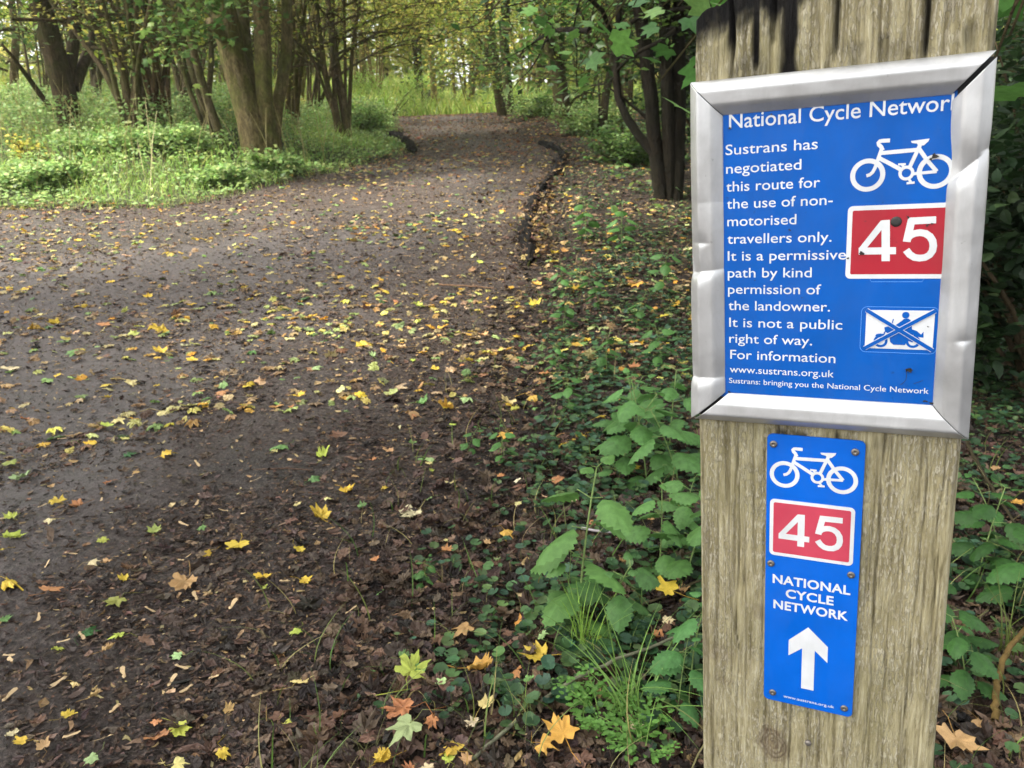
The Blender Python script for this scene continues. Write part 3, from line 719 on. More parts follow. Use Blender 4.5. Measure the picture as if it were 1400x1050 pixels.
# ---- lower waymark plate
def make_waymark():
    org = (-.0635, -.506)
    root = empty("waymark_plate"); post_frame(root, org[0], 0, org[1])
    tag(root, "narrow blue waymark plate with white arrow, riveted low on the post under the silver frame", "sign")
    hp = .0032; k = 1 - hp / D0
    a0, a1, b0, b1 = -.1012 * k, -.0252 * k, -.5056 * k, -.2430 * k
    pts = rrect(a0, a1, b0, b1, .0045); n = len(pts); c = pts.mean(0)
    prof = [(1.0, .0014), (1.0, .0028), (.9975, hp)]
    mb = MB(); V = np.concatenate([np.c_[c[0] + (pts[:, 0] - c[0]) * (1 - (1 - s) * 2.2) - org[0], np.full(n, -h), c[1] + (pts[:, 1] - c[1]) * s - org[1]] for s, h in prof])
    i = np.arange(2)[:, None] * n; j = np.arange(n)[None]; j2 = (j + 1) % n
    mb.add(V, [np.stack([i + j, i + j2, i + n + j2, i + n + j], -1).reshape(-1, 4), [list(range(2 * n, 3 * n))], [list(range(n))[::-1]]])
    plate = mb.out("plate", M_BLUE2, root)
    f = Flat(org, hp); bike(f, np.array((-.0866, -.2784)) * k, .0450 * k); f.out("bicycle_symbol", M_WHITE, plate)
    q0, q1, r0, r1 = -.0980 * k, -.0305 * k, -.3552 * k, -.3018 * k
    f = Flat(org, hp); f.poly(rrect(q0, q1, r0, r1, .004), th=.0003); patch = f.out("number_patch", M_WHITE, plate)
    f = Flat(org, hp); f.poly(rrect(q0 + .0030, q1 - .0030, r0 + .0030, r1 - .0030, .0016), th=.0004); f.out("faded_field", M_RED2, patch)
    def mL(x, y): return ((-.0904 + (x - 110) * .0001010 * 1.0) * k, (-.3136 - (y - 627) * .0001128) * k)
    f = Flat(org, hp + .0004); digits45(f, mL); f.out("route_number", M_WHITE, patch)
    T = lambda s, x0, x1, b, cap, bo: text("lettering", s, x0 * k, x1 * k, b * k, cap * k, M_WHITE, plate, org, hp + .00005, bo, 1.05)
    T("NATIONAL", -.0948, -.0313, -.3827, .0087, .028); T("CYCLE", -.0836, -.0442, -.3954, .0087, .028); T("NETWORK", -.0938, -.0322, -.4080, .0087, .028)
    T("www.sustrans.org.uk", -.0837, -.0403, -.4997, .0030, .01)
    f = Flat(org, hp); f.poly(np.array([(-.0640, -.4216), (-.0473, -.4380), (-.0473, -.4540), (-.0580, -.4440), (-.0580, -.4857), (-.0686, -.4857), (-.0686, -.4440), (-.0801, -.4540), (-.0801, -.4380)]) * k)
    f.out("arrow", M_WHITE, plate)
    th = np.arange(18) / 18 * 2 * np.pi
    for (a, b) in ((-.0959, -.2518), (-.0326, -.2526), (-.0965, -.3640), (-.0314, -.3636), (-.0932, -.4968), (-.0319, -.4971)):
        mb = MB(); pr = [(1.0, 0), (1.0, .0006), (.9, .0011), (.6, .0014), (.28, .0013), (.22, .0008), (0, .0008)]
        V = np.concatenate([np.c_[a * k + .0031 * s * np.cos(th) - org[0], np.full(18, -hp - h), b * k + .0031 * s * np.sin(th) - org[1]] for s, h in pr])
        i = np.arange(len(pr) - 1)[:, None] * 18; j = np.arange(18)[None]; j2 = (j + 1) % 18
        mb.add(V, [np.stack([i + j, i + j2, i + 18 + j2, i + 18 + j], -1).reshape(-1, 4)]); mb.out("rivet", M_RIVET, root, True)
make_waymark()
# nail low in the post
mb = MB(); th = np.arange(16) / 16 * 2 * np.pi
pr = [(1.0, 0), (1.0, .0012), (.8, .0022), (.4, .0026), (0, .0026)]
V = np.concatenate([np.c_[-.061 + .0030 * s * np.cos(th), np.full(16, -h), -.5428 + .0030 * s * np.sin(th)] for s, h in pr]) - np.array([-.059, 0, PB])
i = np.arange(4)[:, None] * 16; j = np.arange(16)[None]; j2 = (j + 1) % 16
mb.add(V, [np.stack([i + j, i + j2, i + 16 + j2, i + 16 + j], -1).reshape(-1, 4)]); mb.out("nail", M_RIVET, POST, True)

# ------------------------------------------------------------------ leaf shapes
def fan(outline, mid=.0, curl=0., fold=0., rs=None, jag=0.):
    """outline (n,2) around a leaf lying along +x; returns verts/faces with an inner ring"""
    o = np.asarray(outline, float); n = len(o); c = np.array([mid, 0])
    if rs is not None: o = o * (1 + jag * rs.randn(n, 1))
    inner = c + (o - c) * .5
    P2 = np.vstack([o, inner, [c]])
    r2 = ((P2 - c) ** 2).sum(1)
    z = curl * r2 + fold * np.abs(P2[:, 1])
    if rs is not None: z = z + .05 * rs.randn(len(P2)) * (r2 > .02)
    V = np.c_[P2, z]
    i = np.arange(n); j = (i + 1) % n
    return V, [np.stack([i, j, n + j, n + i], -1), np.stack([n + i, n + j, np.full(n, 2 * n)], -1)]
def maple_outline(rs=None):
    half = [(0, .62), (7, .50), (13, .46), (24, .35), (33, .42), (41, .54), (47, .60), (53, .52), (62, .44), (78, .37), (92, .42), (103, .45), (112, .40), (128, .33), (150, .30), (170, .16)]
    pts = [(a, r) for a, r in half] + [(-a, r) for a, r in half[::-1] if a != 0]
    a = np.radians([p[0] for p in pts]); r = np.array([p[1] for p in pts])
    if rs is not None: r = r * (1 + .07 * rs.randn(len(r))); a = a + .03 * rs.randn(len(a))
    return np.c_[r * np.cos(a), r * np.sin(a)]
def ovate_outline(n=9, wdt=.34, teeth=.06):
    x = np.linspace(-.5, .5, n * 2); w_ = wdt * np.sin(np.clip((x + .5), 0, 1) ** .72 * np.pi) ** .9
    w_ = w_ + np.where(np.arange(len(x)) % 2 == 0, -teeth / 2, teeth / 2) * (w_ > .05); w_ = np.clip(w_, 0, 1)
    return np.vstack([np.c_[x, w_], np.c_[x[1:-1], -w_[1:-1]][::-1]])[::-1]
def round_outline(n=14):
    a = np.linspace(-np.pi * .93, np.pi * .93, n); r = .5 * (1 + .06 * (np.arange(n) % 2)); return np.vstack([np.c_[r * np.cos(a), r * np.sin(a)], [[-.12, 0]]])
def crumb_outline(rs):
    a = np.arange(6) / 6 * 2 * np.pi + .25 * rs.randn(6); r = .5 * (1 + .3 * rs.randn(6)); return np.c_[r * np.cos(a), .55 * r * np.sin(a)]
DIAM = (np.array([(-.5, 0, 0), (0, .28, .06), (.5, 0, -.04), (0, -.28, .06)]), [np.array([(0, 3, 2), (0, 2, 1)])])
LOBED = fan(maple_outline(), 0, -.25, .1)
def lobed_low():
    a = np.radians([0, 24, 47, 78, 105, 160, 200, 255, 282, 313, 336]); r = np.array([.62, .32, .58, .3, .44, .26, .26, .44, .3, .58, .32])
    V = np.c_[r * np.cos(a), r * np.sin(a), -.25 * r ** 2]; V = np.vstack([V, [[0, 0, .03]]]); n = len(a); i = np.arange(n)
    return V, [np.stack([i, (i + 1) % n, np.full(n, n)], -1)]
LOBLOW = lobed_low()

# ------------------------------------------------------------------ sampling of the ground in view
def polar(n, r0, r1, pw=.6, t0=-38, t1=38, rs=RS):
    u = rs.rand(n); e = 1 - pw; r = (r0 ** e + u * (r1 ** e - r0 ** e)) ** (1 / e)
    t = np.radians(rs.uniform(t0, t1, n)); return r * np.sin(t), r * np.cos(t)
BROWN = [lin(54, 43, 36), lin(70, 55, 44), lin(88, 69, 54), lin(40, 32, 27), lin(104, 84, 68), lin(78, 64, 56)]
PALE = [lin(150, 122, 84), lin(168, 142, 100), lin(134, 108, 78), lin(184, 160, 118)]
YEL = [lin(206, 176, 64), lin(200, 188, 96), lin(186, 178, 100), lin(210, 162, 58), lin(180, 146, 84), lin(200, 192, 126)]
GRN = [lin(126, 148, 84), lin(150, 164, 100), lin(98, 126, 72), lin(168, 178, 108)]

# decayed crumbs of leaf all over path and verge
def litter():
    rs = np.random.RandomState(3); mb = MB()
    x, y = polar(330000, 1.0, 26, .55, rs=rs)
    d = sdist(x, y); md = mudmask(x, y, d)
    cl = fbm(x * 2.3, y * 2.3, 91, 3)
    keep = rs.rand(len(x)) < np.clip(.34 + .10 * sstep(2.5, 6, np.hypot(x, y)) + .55 * sstep(.42, .62, cl) + .5 * md * sstep(.35, .6, cl) + .8 * sstep(-.9, 0, d), 0, 1)
    keep &= ~(leftside(x, y) & (d > .3)); keep &= d < 6
    x, y, d = x[keep], y[keep], d[keep]; n = len(x); r = np.hypot(x, y)
    size = rs.lognormal(-4.72, .5, n) * (1 + .07 * r); size = np.clip(size, .004, .05)
    ten = np.clip(rs.rand(n), 0, 1)
    for k in range(6):
        s_ = np.arange(n) % 6 == k; m_ = int(s_.sum())
        V, Fc = fan(crumb_outline(rs), 0, rs.uniform(-1, .9), .1, rs, .1)
        V[:, 1] *= rs.uniform(.5, 1.0)
        pos = np.c_[x[s_], y[s_], H(x[s_], y[s_], d[s_]) + .002 + .15 * size[s_] * rs.rand(m_)]
        c = pal(m_, BROWN, .25, rs); pq = rs.rand(m_) < .05 + .27 * sstep(2.0, 6, r[s_]); c[pq] = pal(int(pq.sum()), PALE, .2, rs)
        mb.scatter(V, Fc, pos, rots(rs.uniform(0, 6.28, m_), np.abs(rs.randn(m_)) * .35, rs.uniform(0, 6.28, m_)), size[s_], c)
    tag(mb.out("leaf_litter", M_LITTER), kind='stuff')
litter()

# whole dead brown leaves matted on the verge and the path's edges, small far leaves
def matted():
    rs = np.random.RandomState(4); mb = MB()
    x, y = polar(26000, .9, 26, .75, -30, 38, rs=rs); d = sdist(x, y)
    keep = (rs.rand(len(x)) < np.where(d > -.15, .8, .03 + .30 * sstep(-.45, -.05, d))) & ~(leftside(x, y) & (d > .2)) & (d < 7)
    x, y, d = x[keep], y[keep], d[keep]; n = len(x)
    size = rs.uniform(.018, .058, n) * (1 + .02 * np.hypot(x, y))
    for k in range(5):
        s_ = np.arange(n) % 5 == k; m_ = int(s_.sum())
        V, Fc = fan(maple_outline(rs) if k < 3 else ovate_outline(6, .3, .03), 0, rs.uniform(-.6, .8), rs.uniform(-.2, .3), rs, .05)
        pos = np.c_[x[s_], y[s_], H(x[s_], y[s_], d[s_]) + .004 + .012 * rs.rand(m_)]
        mb.scatter(V, Fc, pos, rots(rs.uniform(0, 6.28, m_), np.abs(rs.randn(m_)) * .4, rs.uniform(0, 6.28, m_)), size[s_], pal(m_, BROWN, .25, rs))
    tag(mb.out("dead_leaves", M_LITTER), kind='stuff')
    # yellow, buff and green leaves too far off to tell apart
    mb = MB(); x, y = polar(60000, 3.2, 26, -.1, -38, 30, rs=rs); d = sdist(x, y)
    cl = fbm(x * .8, y * .8, 19, 3)
    keep = (rs.rand(len(x)) < np.where(d < .1, .34, .40) * np.clip(.5 + .8 * sstep(.38, .62, cl), 0, 1.3)) & ~(leftside(x, y) & (d > .5)) & (d < 4)
    x, y, d = x[keep], y[keep], d[keep]; n = len(x); size = rs.uniform(.025, .075, n)
    for k in range(4):
        s_ = np.arange(n) % 4 == k; m_ = int(s_.sum())
        V, Fc = fan(maple_outline(rs) if k < 3 else ovate_outline(6, .3, .03), 0, rs.uniform(-.6, .8), rs.uniform(-.2, .3), rs, .05)
        c = pal(m_, YEL + PALE + GRN + PALE + BROWN[2:], .2, rs); fr = rs.rand(m_) < sstep(8, 17, np.hypot(x[s_], y[s_])) * .8; c[fr] = pal(int(fr.sum()), [lin(150, 98, 70), lin(128, 86, 64), lin(168, 116, 84), lin(110, 78, 60)], .2, rs)
        pos = np.c_[x[s_], y[s_], H(x[s_], y[s_], d[s_]) + .006 + .012 * rs.rand(m_)]
        mb.scatter(V, Fc, pos, rots(rs.uniform(0, 6.28, m_), np.abs(rs.randn(m_)) * .35, rs.uniform(0, 6.28, m_)), size[s_], c)
    tag(mb.out("distant_leaves", M_DEAD), kind='stuff')
matted()

# ------------------------------------------------------------------ fallen leaves one by one
COLS = dict(yellow=lin(212, 180, 66), amber=lin(204, 156, 70), orange=lin(188, 130, 84), pale=lin(222, 206, 138), cream=lin(218, 200, 158), lime=lin(186, 194, 84),
            green=lin(112, 150, 84), palegreen=lin(160, 184, 122), dark=lin(52, 96, 46), brown=lin(112, 82, 62), tan=lin(186, 150, 100), olive=lin(140, 146, 72))
CNAME = dict(yellow='bright yellow', amber='amber yellow', orange='dull orange', pale='pale yellow', cream='cream coloured', lime='yellow-green', green='green', palegreen='pale green', dark='dark green', brown='red-brown', tan='tan brown', olive='olive green')
leaf_protos = []
for k in range(9):
    rs = np.random.RandomState(100 + k)
    if k < 7: V, Fc = fan(maple_outline(rs) * [1, rs.uniform(.8, 1.1)], 0, rs.uniform(-.8, 1.0), rs.uniform(-.4, .5), rs, .06); V[:, 2] += .18 * np.sin(V[:, 0] * 5 + k) * V[:, 1]
    else: V, Fc = fan(ovate_outline(8, .3, .03), 0, rs.uniform(-.3, .6), .25, rs, .02)
    mb = MB(); tv = np.ones((len(V), 3)); rr = np.hypot(V[:, 0], V[:, 1]); tv *= (1 + .10 * np.sin(np.arctan2(V[:, 1], V[:, 0]) * 5 + k))[:, None]
    mb.add(V, Fc, tv)
    stem = np.array([(-.05, 0, .01), (-.3, .02, .02), (-.6, .1 * rs.randn(), .05), (-.95, .25 * rs.randn(), .03)]); mb.tube(stem, [.014, .012, .011, .013], 4, (.75, .7, .5))
    o = mb.out("fallen_leaf", M_DEAD, smooth=True); leaf_protos.append(o.data); bpy.data.objects.remove(o)
NLEAF = [0]; LEAFPOS = []
def fallen(px, py, spx, cname, label=None, group=None, proto=None, tilt=None, lift=0.0):
    p = ghit(px, py); dist = np.linalg.norm(p - CAM)
    size = min(max(spx * dist / F / 1.02, .03), .15)
    rs = np.random.RandomState(int(px * 13 + py * 7) % 99991)
    me = leaf_protos[rs.randint(0, 7) if proto is None else proto]
    o = bpy.data.objects.new("fallen_leaf", me); COL.objects.link(o)
    dv = float(sdist(np.array([p[0]]), np.array([p[1]]))[0]); lift = lift + (.014 if dv > .02 else .0)
    lz = .010 + .08 * size * rs.rand() + lift; z0 = hz(p[0], p[1]); f_ = 1 - lz / max(CAMZ - z0, .25) if py > 400 else 1
    o.location = (p[0] * f_, p[1] * f_, z0 + lz)
    nrm = np.array([hz(p[0] - .05, p[1]) - hz(p[0] + .05, p[1]), hz(p[0], p[1] - .05) - hz(p[0], p[1] + .05), .1]); nrm /= np.linalg.norm(nrm)
    ti = rs.randn(2) * .16 if tilt is None else tilt
    nrm = nrm + np.array([ti[0], ti[1], 0])
    q = Vector((0, 0, 1)).rotation_difference(Vector(nrm)).to_matrix() @ Matrix.Rotation(rs.uniform(0, 6.28), 3, 'Z')
    o.rotation_euler = q.to_euler(); o.scale = (size, size * rs.uniform(.65, 1.1), size * rs.uniform(.35, 1.3))
    c = np.array(COLS[cname]) * rs.uniform(.85, 1.12) * (1 + .04 * rs.randn(3)); o.color = tuple(np.clip(c, .01, .9)) + (1,)
    tag(o, label or describe(px, py, spx, cname, p), "leaf", group or "fallen leaves on the path and its verge")
    NLEAF[0] += 1; LEAFPOS.append((p[0], p[1], size))
    return o
def describe(px, py, spx, cname, p):
    d = float(sdist(np.array([p[0]]), np.array([p[1]]))[0])
    if d > .05: where = "among the ivy and nettles of the verge" if py > 480 else "in the leaf litter behind the black path edging"
    elif d > -.35 and px > 350: where = "on the muddy right margin of the path"
    elif py < 330: where = "on the junction in front of the grass bank"
    elif py < 470: where = "far up the middle of the bare path"
    elif py < 640: where = "half way up the bare path"
    elif py < 830: where = "on the near path between mud patches"
    else: where = "on the dark path at the bottom edge"
    if px < 230 and py > 330: where = where + ", left side"
    sz = "large " if spx >= 32 else ("small " if spx < 20 else "")
    return f"{sz}{CNAME[cname]} leaf lying {where}"

HERO = [ # x, y, px size, colour, label
 (562, 922, 62, 'lime', "large yellow-green maple leaf propped up beside an orange leaf at the bottom verge"),
 (553, 972, 46, 'orange', "broad orange leaf between the yellow-green and the pale green maple leaves at the bottom"),
 (559, 997, 48, 'palegreen', "pale green maple leaf overlapping the broad orange leaf at the bottom verge"),
 (770, 1010, 58, 'amber', "big curled amber leaf next to the feathery plant at the bottom"),
 (742, 1024, 28, 'amber', "small amber leaf touching the left side of the big curled amber leaf"),
 (912, 812, 44, 'yellow', "bright yellow leaf under the dark stick close to the left side of the post"),
 (691, 724, 32, 'amber', "deep yellow upright leaf left of the tall nettle"),
 (565, 699, 36, 'cream', "crumpled cream leaf on the mud at the path margin"),
 (511, 681, 20, 'brown', "small red-brown leaf on the mud left of the crumpled cream leaf"),
 (439, 703, 34, 'yellow', "bright yellow maple leaf with dark flecks in the middle of the near path"),
 (473, 667, 24, 'yellow', "rounded yellow leaf further up the path from the bright flecked maple leaf"),
 (253, 797, 42, 'tan', "large torn tan leaf alone on the near path"),
 (213, 1002, 38, 'orange', "round spotted orange-brown leaf at the bottom left of the path"),
 (244, 993, 30, 'lime', "folded yellow-green leaf touching the round spotted orange-brown leaf"),
 (410, 935, 34, 'pale', "pale yellow leaf standing on edge with a long stalk on the near path"),
 (432, 1010, 34, 'pale', "pale yellow ragged leaf with its stalk pointing left at the bottom of the path"),
 (327, 745, 34, 'yellow', "yellow leaf with a browned half beside a tiny yellow leaf on the path"),
 (284, 755, 18, 'yellow', "tiny yellow leaf left of the half-browned yellow leaf"),
 (408, 751, 24, 'yellow', "small yellow leaf with a thin stalk below the flecked maple leaf"),
 (360, 787, 26, 'yellow', "narrow yellow leaf tucked under a brown leaf on the path"),
 (415, 791, 20, 'yellow', "small curled yellow leaf right of the narrow yellow leaf on the path"),
 (118, 861, 32, 'dark', "dark green folded leaf above a winged seed at the lower left"),
 (160, 821, 28, 'olive', "olive green star-shaped leaf right of an orange leaf at the lower left"),
 (69, 808, 24, 'orange', "orange leaf left of the olive star-shaped leaf"),
 (11, 797, 36, 'yellow', "yellow leaf cut by the left edge of the photo"),
 (13, 736, 28, 'lime', "yellow-green leaf near the left edge, above the cut yellow leaf"),
 (652, 920, 40, 'amber', "two-tone amber leaf with a long stalk on the verge near the long bramble stem"),
 (705, 922, 30, 'orange', "peach coloured leaf right of the two-tone amber leaf"),
 (740, 896, 38, 'yellow', "holed yellow leaf beside the grass tuft"),
 (711, 848, 26, 'amber', "small amber leaf on a dead brown leaf left of the grass tuft"),
 (663, 976, 30, 'pale', "pale yellow leaf just above the long bramble stem"),
 (621, 1025, 32, 'yellow', "yellow leaf at the lower end of the long bramble stem"),
 (528, 1031, 28, 'yellow', "yellow leaf at the bottom edge left of the bramble stem"),
 (637, 856, 32, 'tan', "pale brown folded leaf on the mud of the near verge"),
 (649, 765, 26, 'brown', "red-brown lobed leaf below the deep yellow upright leaf"),
 (610, 753, 18, 'orange', "small orange leaf left of the red-brown lobed leaf"),
 (501, 869, 20, 'cream', "small cream leaf on the dark mud of the near path"),
 (465, 974, 28, 'brown', "rusty brown leaf at the muddy corner near the bottom"),
 (1308, 1012, 62, 'tan', "large dead tan leaf on the ground right of the post"),
 (728, 539, 26, 'amber', "upright amber leaf in the nettles left of the framed sign"),
 (697, 547, 26, 'pale', "broad pale yellow leaf left of the upright amber leaf"),
 (612, 556, 28, 'amber', "pair-lobed amber leaf on the right margin beside a pale green leaf"),
 (639, 545, 28, 'palegreen', "pale green maple leaf right of the pair-lobed amber leaf"),
]
for h in HERO: fallen(*h)
MID = [(80,688,22,'yellow'),(109,694,18,'orange'),(17,709,22,'lime'),(179,778,32,'brown'),(211,728,22,'olive'),(2,848,24,'green'),(409,542,20,'yellow'),(441,620,28,'lime'),(385,610,28,'green'),(465,596,26,'brown'),
 (562,564,24,'tan'),(576,549,20,'green'),(495,469,28,'yellow'),(430,502,18,'palegreen'),(551,477,18,'tan'),(565,606,18,'green'),(531,617,20,'tan'),(586,629,20,'palegreen'),(695,547,18,'yellow'),(427,652,22,'green'),(407,631,18,'brown'),
 (15,627,22,'olive'),(29,651,32,'palegreen'),(160,571,26,'pale'),(147,579,20,'lime'),(127,580,24,'tan'),(222,561,26,'pale'),(262,554,24,'pale'),(10,504,24,'cream'),(175,621,18,'dark'),(225,622,20,'yellow'),(305,534,22,'orange'),(304,525,18,'palegreen'),
 (180,521,24,'pale'),(147,525,18,'yellow'),(342,522,20,'yellow'),(222,482,22,'yellow'),(265,492,18,'yellow'),(222,452,28,'yellow'),(102,481,20,'green'),(47,444,26,'amber'),(77,441,18,'yellow'),(142,442,20,'orange'),(55,430,16,'pale'),(38,396,18,'yellow'),
 (465,379,18,'yellow'),(510,486,16,'palegreen'),(551,463,16,'pale'),(606,423,14,'pale'),(572,415,16,'lime'),(571,436,14,'lime'),(541,410,12,'orange'),(425,371,18,'palegreen'),(420,350,16,'brown'),(487,322,20,'amber'),(502,313,16,'orange'),(656,360,14,'lime'),
 (795,600,20,'yellow'),(791,473,20,'amber'),(787,399,18,'yellow'),(707,420,20,'yellow'),(732,420,18,'yellow'),(736,391,20,'amber'),(861,387,16,'yellow'),(871,393,16,'amber'),(906,434,16,'yellow'),(759,655,20,'orange'),(691,596,24,'amber'),(613,555,22,'yellow'),
 (758,352,16,'yellow'),(862,390,14,'orange'),(895,420,14,'amber'),(745,508,18,'orange'),(670,483,20,'amber'),(643,493,16,'yellow'),(660,460,16,'tan'),(852,505,18,'amber'),(866,500,20,'orange'),(800,480,16,'orange'),(702,562,16,'lime'),(820,570,16,'yellow'),(935,690,18,'amber'),(560,1048,20,'orange'),(866,640,20,'yellow'),(905,730,22,'pale'),
 (765,650,18,'orange'),(812,712,18,'orange'),(715,668,20,'brown'),(820,950,22,'tan'),(690,880,24,'brown'),(600,870,22,'brown'),(1340,985,26,'tan'),(1330,870,20,'brown'),(1388,690,16,'amber'),(1362,640,16,'tan')]
for h in MID: fallen(*h)
rs = np.random.RandomState(12)
names = ['yellow', 'pale', 'lime', 'tan', 'tan', 'orange', 'palegreen', 'brown', 'brown', 'cream', 'green', 'brown']
while NLEAF[0] < 296:
    px, py = rs.uniform(0, 945), rs.uniform(440, 1045)
    fallen(px, py, rs.uniform(9, 15) * (.6 + .9 * (py - 420) / 620), names[rs.randint(len(names))])

# winged maple seeds
samV = np.array([(-.5, 0, 0), (-.38, .10, .03), (-.22, .05, .02), (.1, .17, .02), (.38, .17, .05), (.5, .06, .06), (.42, -.06, .05), (.0, -.05, .02), (-.25, -.08, .02), (-.40, -.10, .03), (-.36, 0, .09)])
samF = [np.array([(0, 10, 1), (1, 10, 2), (2, 10, 8), (8, 10, 9), (9, 10, 0), (2, 8, 3), (3, 8, 7), (3, 7, 4), (4, 7, 6), (4, 6, 5)])]
mb = MB(); mb.add(samV, [f[:, ::-1] for f in samF]); so_ = mb.out("maple_seed", M_DEAD); SAM = so_.data; bpy.data.objects.remove(so_)
seeds = [(205,838),(54,850),(112,872),(87,880),(180,849),(320,832),(268,818),(375,882),(170,923),(78,936),(248,915),(236,930),(293,925),(356,955),(158,971),(141,1014),(15,955),(17,908),(99,1013),(385,910),(252,720),(270,693),(306,701),(333,705),(393,800),(480,832),(98,763),(67,778),(255,944),(12,898),(294,780),(249,772),(50,590),(85,600),(30,560),(190,540),(245,510),(250,545),(320,515),(55,465),(290,560),(400,690),(580,470),(572,463),(625,461),(350,660),(330,600),(270,640),(60,700),(140,690)]
for (px, py) in seeds:
    p = ghit(px, py); rs2 = np.random.RandomState(int(px * 3 + py)); o = bpy.data.objects.new("maple_seed", SAM); COL.objects.link(o)
    s_ = rs2.uniform(.032, .044); o.location = (p[0], p[1], hz(p[0], p[1]) + .009); o.scale = (s_, s_, s_)
    o.rotation_euler = (rs2.randn() * .25, rs2.randn() * .25 , rs2.uniform(0, 6.28)); c = np.array(lin(206, 176, 132)) * rs2.uniform(.75, 1.15); o.color = tuple(c) + (1,)
    where = "lying on the dark path near the bottom" if py > 800 else ("lying on the path beside the mud patches" if py > 640 else "lying far up the path among crumbs")
    tag(o, "pale papery winged seed " + where, "seed", "winged seeds on the path")

# ------------------------------------------------------------------ low plants of the verge
def ground_cover():
    rs = np.random.RandomState(21); mb = MB(); V, Fc = fan(round_outline(), 0, .25, .1)
    # patches of round scalloped leaves
    cx, cy = polar(10500, 1.2, 13, .55, -22, 38, rs=rs); d = sdist(cx, cy); cl = fbm(cx * 2.2, cy * 2.2, 55, 3)
    k = (d > .03) & (d < 5) & ~leftside(cx, cy) & (rs.rand(len(cx)) < np.clip(.15 + 1.5 * sstep(.36, .56, cl) * sstep(.03, .5, d), 0, 1)); cx, cy = cx[k], cy[k]
    m_ = rs.randint(3, 9, len(cx)); x = np.repeat(cx, m_) + rs.randn(m_.sum()) * .05; y = np.repeat(cy, m_) + rs.randn(m_.sum()) * .05
    n = len(x); z = H(x, y); size = rs.uniform(.011, .030, n); hgt = rs.uniform(.008, .045, n)
    kk = np.ones(n, bool)
    for (lx, ly, ls) in LEAFPOS:
        u_ = np.array([lx, ly]) / math.hypot(lx, ly); ax = (x - lx) * u_[0] + (y - ly) * u_[1]; ay = np.abs(-(x - lx) * u_[1] + (y - ly) * u_[0])
        kk &= ~((ax > -.05 - ls * .6) & (ax < ls * .5) & (ay < ls * .6))
    x, y, z, size, hgt = x[kk], y[kk], z[kk], size[kk], hgt[kk]; n = len(x)
    pos = np.c_[x, y, z + hgt]
    mb.scatter(V, Fc, pos, rots(rs.uniform(0, 6.28, n), np.abs(rs.randn(n)) * .35, rs.uniform(0, 6.28, n)), size, pal(n, [lin(58, 88, 52), lin(74, 104, 64), lin(46, 74, 46), lin(90, 116, 68), lin(66, 96, 72)], .2, rs))
    for a in range(0, n, 2):
        mb.tube([pos[a] - [0, 0, hgt[a]], pos[a] - [0, 0, .002]], [.0012, .001], 3, lin(90, 90, 60))
    # short thin grass sprigs
    gx, gy = polar(1900, 1.0, 12, .7, -22, 38, rs=rs); d = sdist(gx, gy); k = (d > -.3) & (d < 5) & ~leftside(gx, gy); gx, gy = gx[k], gy[k]; n = len(gx)
    bl = blade(.7, .011, 7); L = rs.uniform(.05, .15, n)
    mb.scatter(*bl, np.c_[gx, gy, H(gx, gy)], rots(rs.uniform(0, 6.28, n), rs.rand(n) * .5, rs.uniform(0, 6.28, n)), L, pal(n, [lin(110, 124, 64), lin(150, 140, 90), lin(84, 112, 50)], .2, rs))
    tag(mb.out("ground_cover", M_PLANT), kind='stuff')
def blade(bend=.5, wdt=.03, n=5):
    t = np.linspace(0, 1, n); x = bend * t ** 2; z = t - .35 * bend * t ** 2; w_ = wdt * (1 - t ** 1.5) + .001
    V = np.concatenate([np.c_[x, w_, z], np.c_[x, -w_, z]]); i = np.arange(n - 1)
    return V, [np.stack([i, i + 1, n + i + 1, n + i], -1)]
ground_cover()

def nettle_mesh(seed, h=.3, L=.085, big=1.0):
    rs = np.random.RandomState(seed); ms = MB(); ml = MB()
    V, Fc = fan(ovate_outline(8, .35, .07), -.05, -.35, -.28)
    V = V + [.5, 0, 0]
    ns = 6; zs = np.linspace(.12, 1, ns)
    bend = rs.randn(2) * .06
    spine = lambda t: np.array([bend[0] * t * t, bend[1] * t * t, t * h])
    ms.tube([spine(t) for t in np.linspace(0, 1, 8)], np.linspace(.0026, .0014, 8), 5)
    for k, z in enumerate(zs):
        a0 = k * np.pi / 2 + rs.randn() * .15
        ln = L * (.55 + .75 * np.sin(np.pi * (.18 + .70 * (k / (ns - 1))))) * (1 if k < ns - 1 else .55)
        for s_ in (0, np.pi):
            az = a0 + s_ + rs.randn() * .15; pet = .28 * ln + .008; droop = rs.uniform(.15, .6) if k < ns - 1 else rs.uniform(-.35, .2)
            base = spine(z); dirv = np.array([np.cos(az), np.sin(az), .35]); dirv /= np.linalg.norm(dirv); tip = base + dirv * pet
            ms.tube([base, tip], [.0013, .001], 3)
            R = rots(np.array([az]), np.array([0.]), np.array([0.]))[0]
            c, s2 = np.cos(droop), np.sin(droop); Ry = np.array([[c, 0, s2], [0, 1, 0], [-s2, 0, c]]); rl = rs.randn() * .25; Rx = np.array([[1, 0, 0], [0, np.cos(rl), -np.sin(rl)], [0, np.sin(rl), np.cos(rl)]])
            shade = rs.uniform(.82, 1.12) * (1.0 + .18 * (k / (ns - 1)))
            ml.scatter(V, Fc, tip[None], (R @ Ry @ Rx)[None], np.array([ln]), np.array([lin(90, 124, 68)]) * shade)
    return ms, ml
NET = []
for k in range(5):
    ms, ml = nettle_mesh(40 + k, .30, .078)
    r_ = empty("nettle_plant"); st = ms.out("stem", M_STEM, r_, True); st.color = lin(120, 140, 84) + (1,); ml.out("foliage", M_PLANT, r_, True)
    NET.append(r_)
_nu = set()
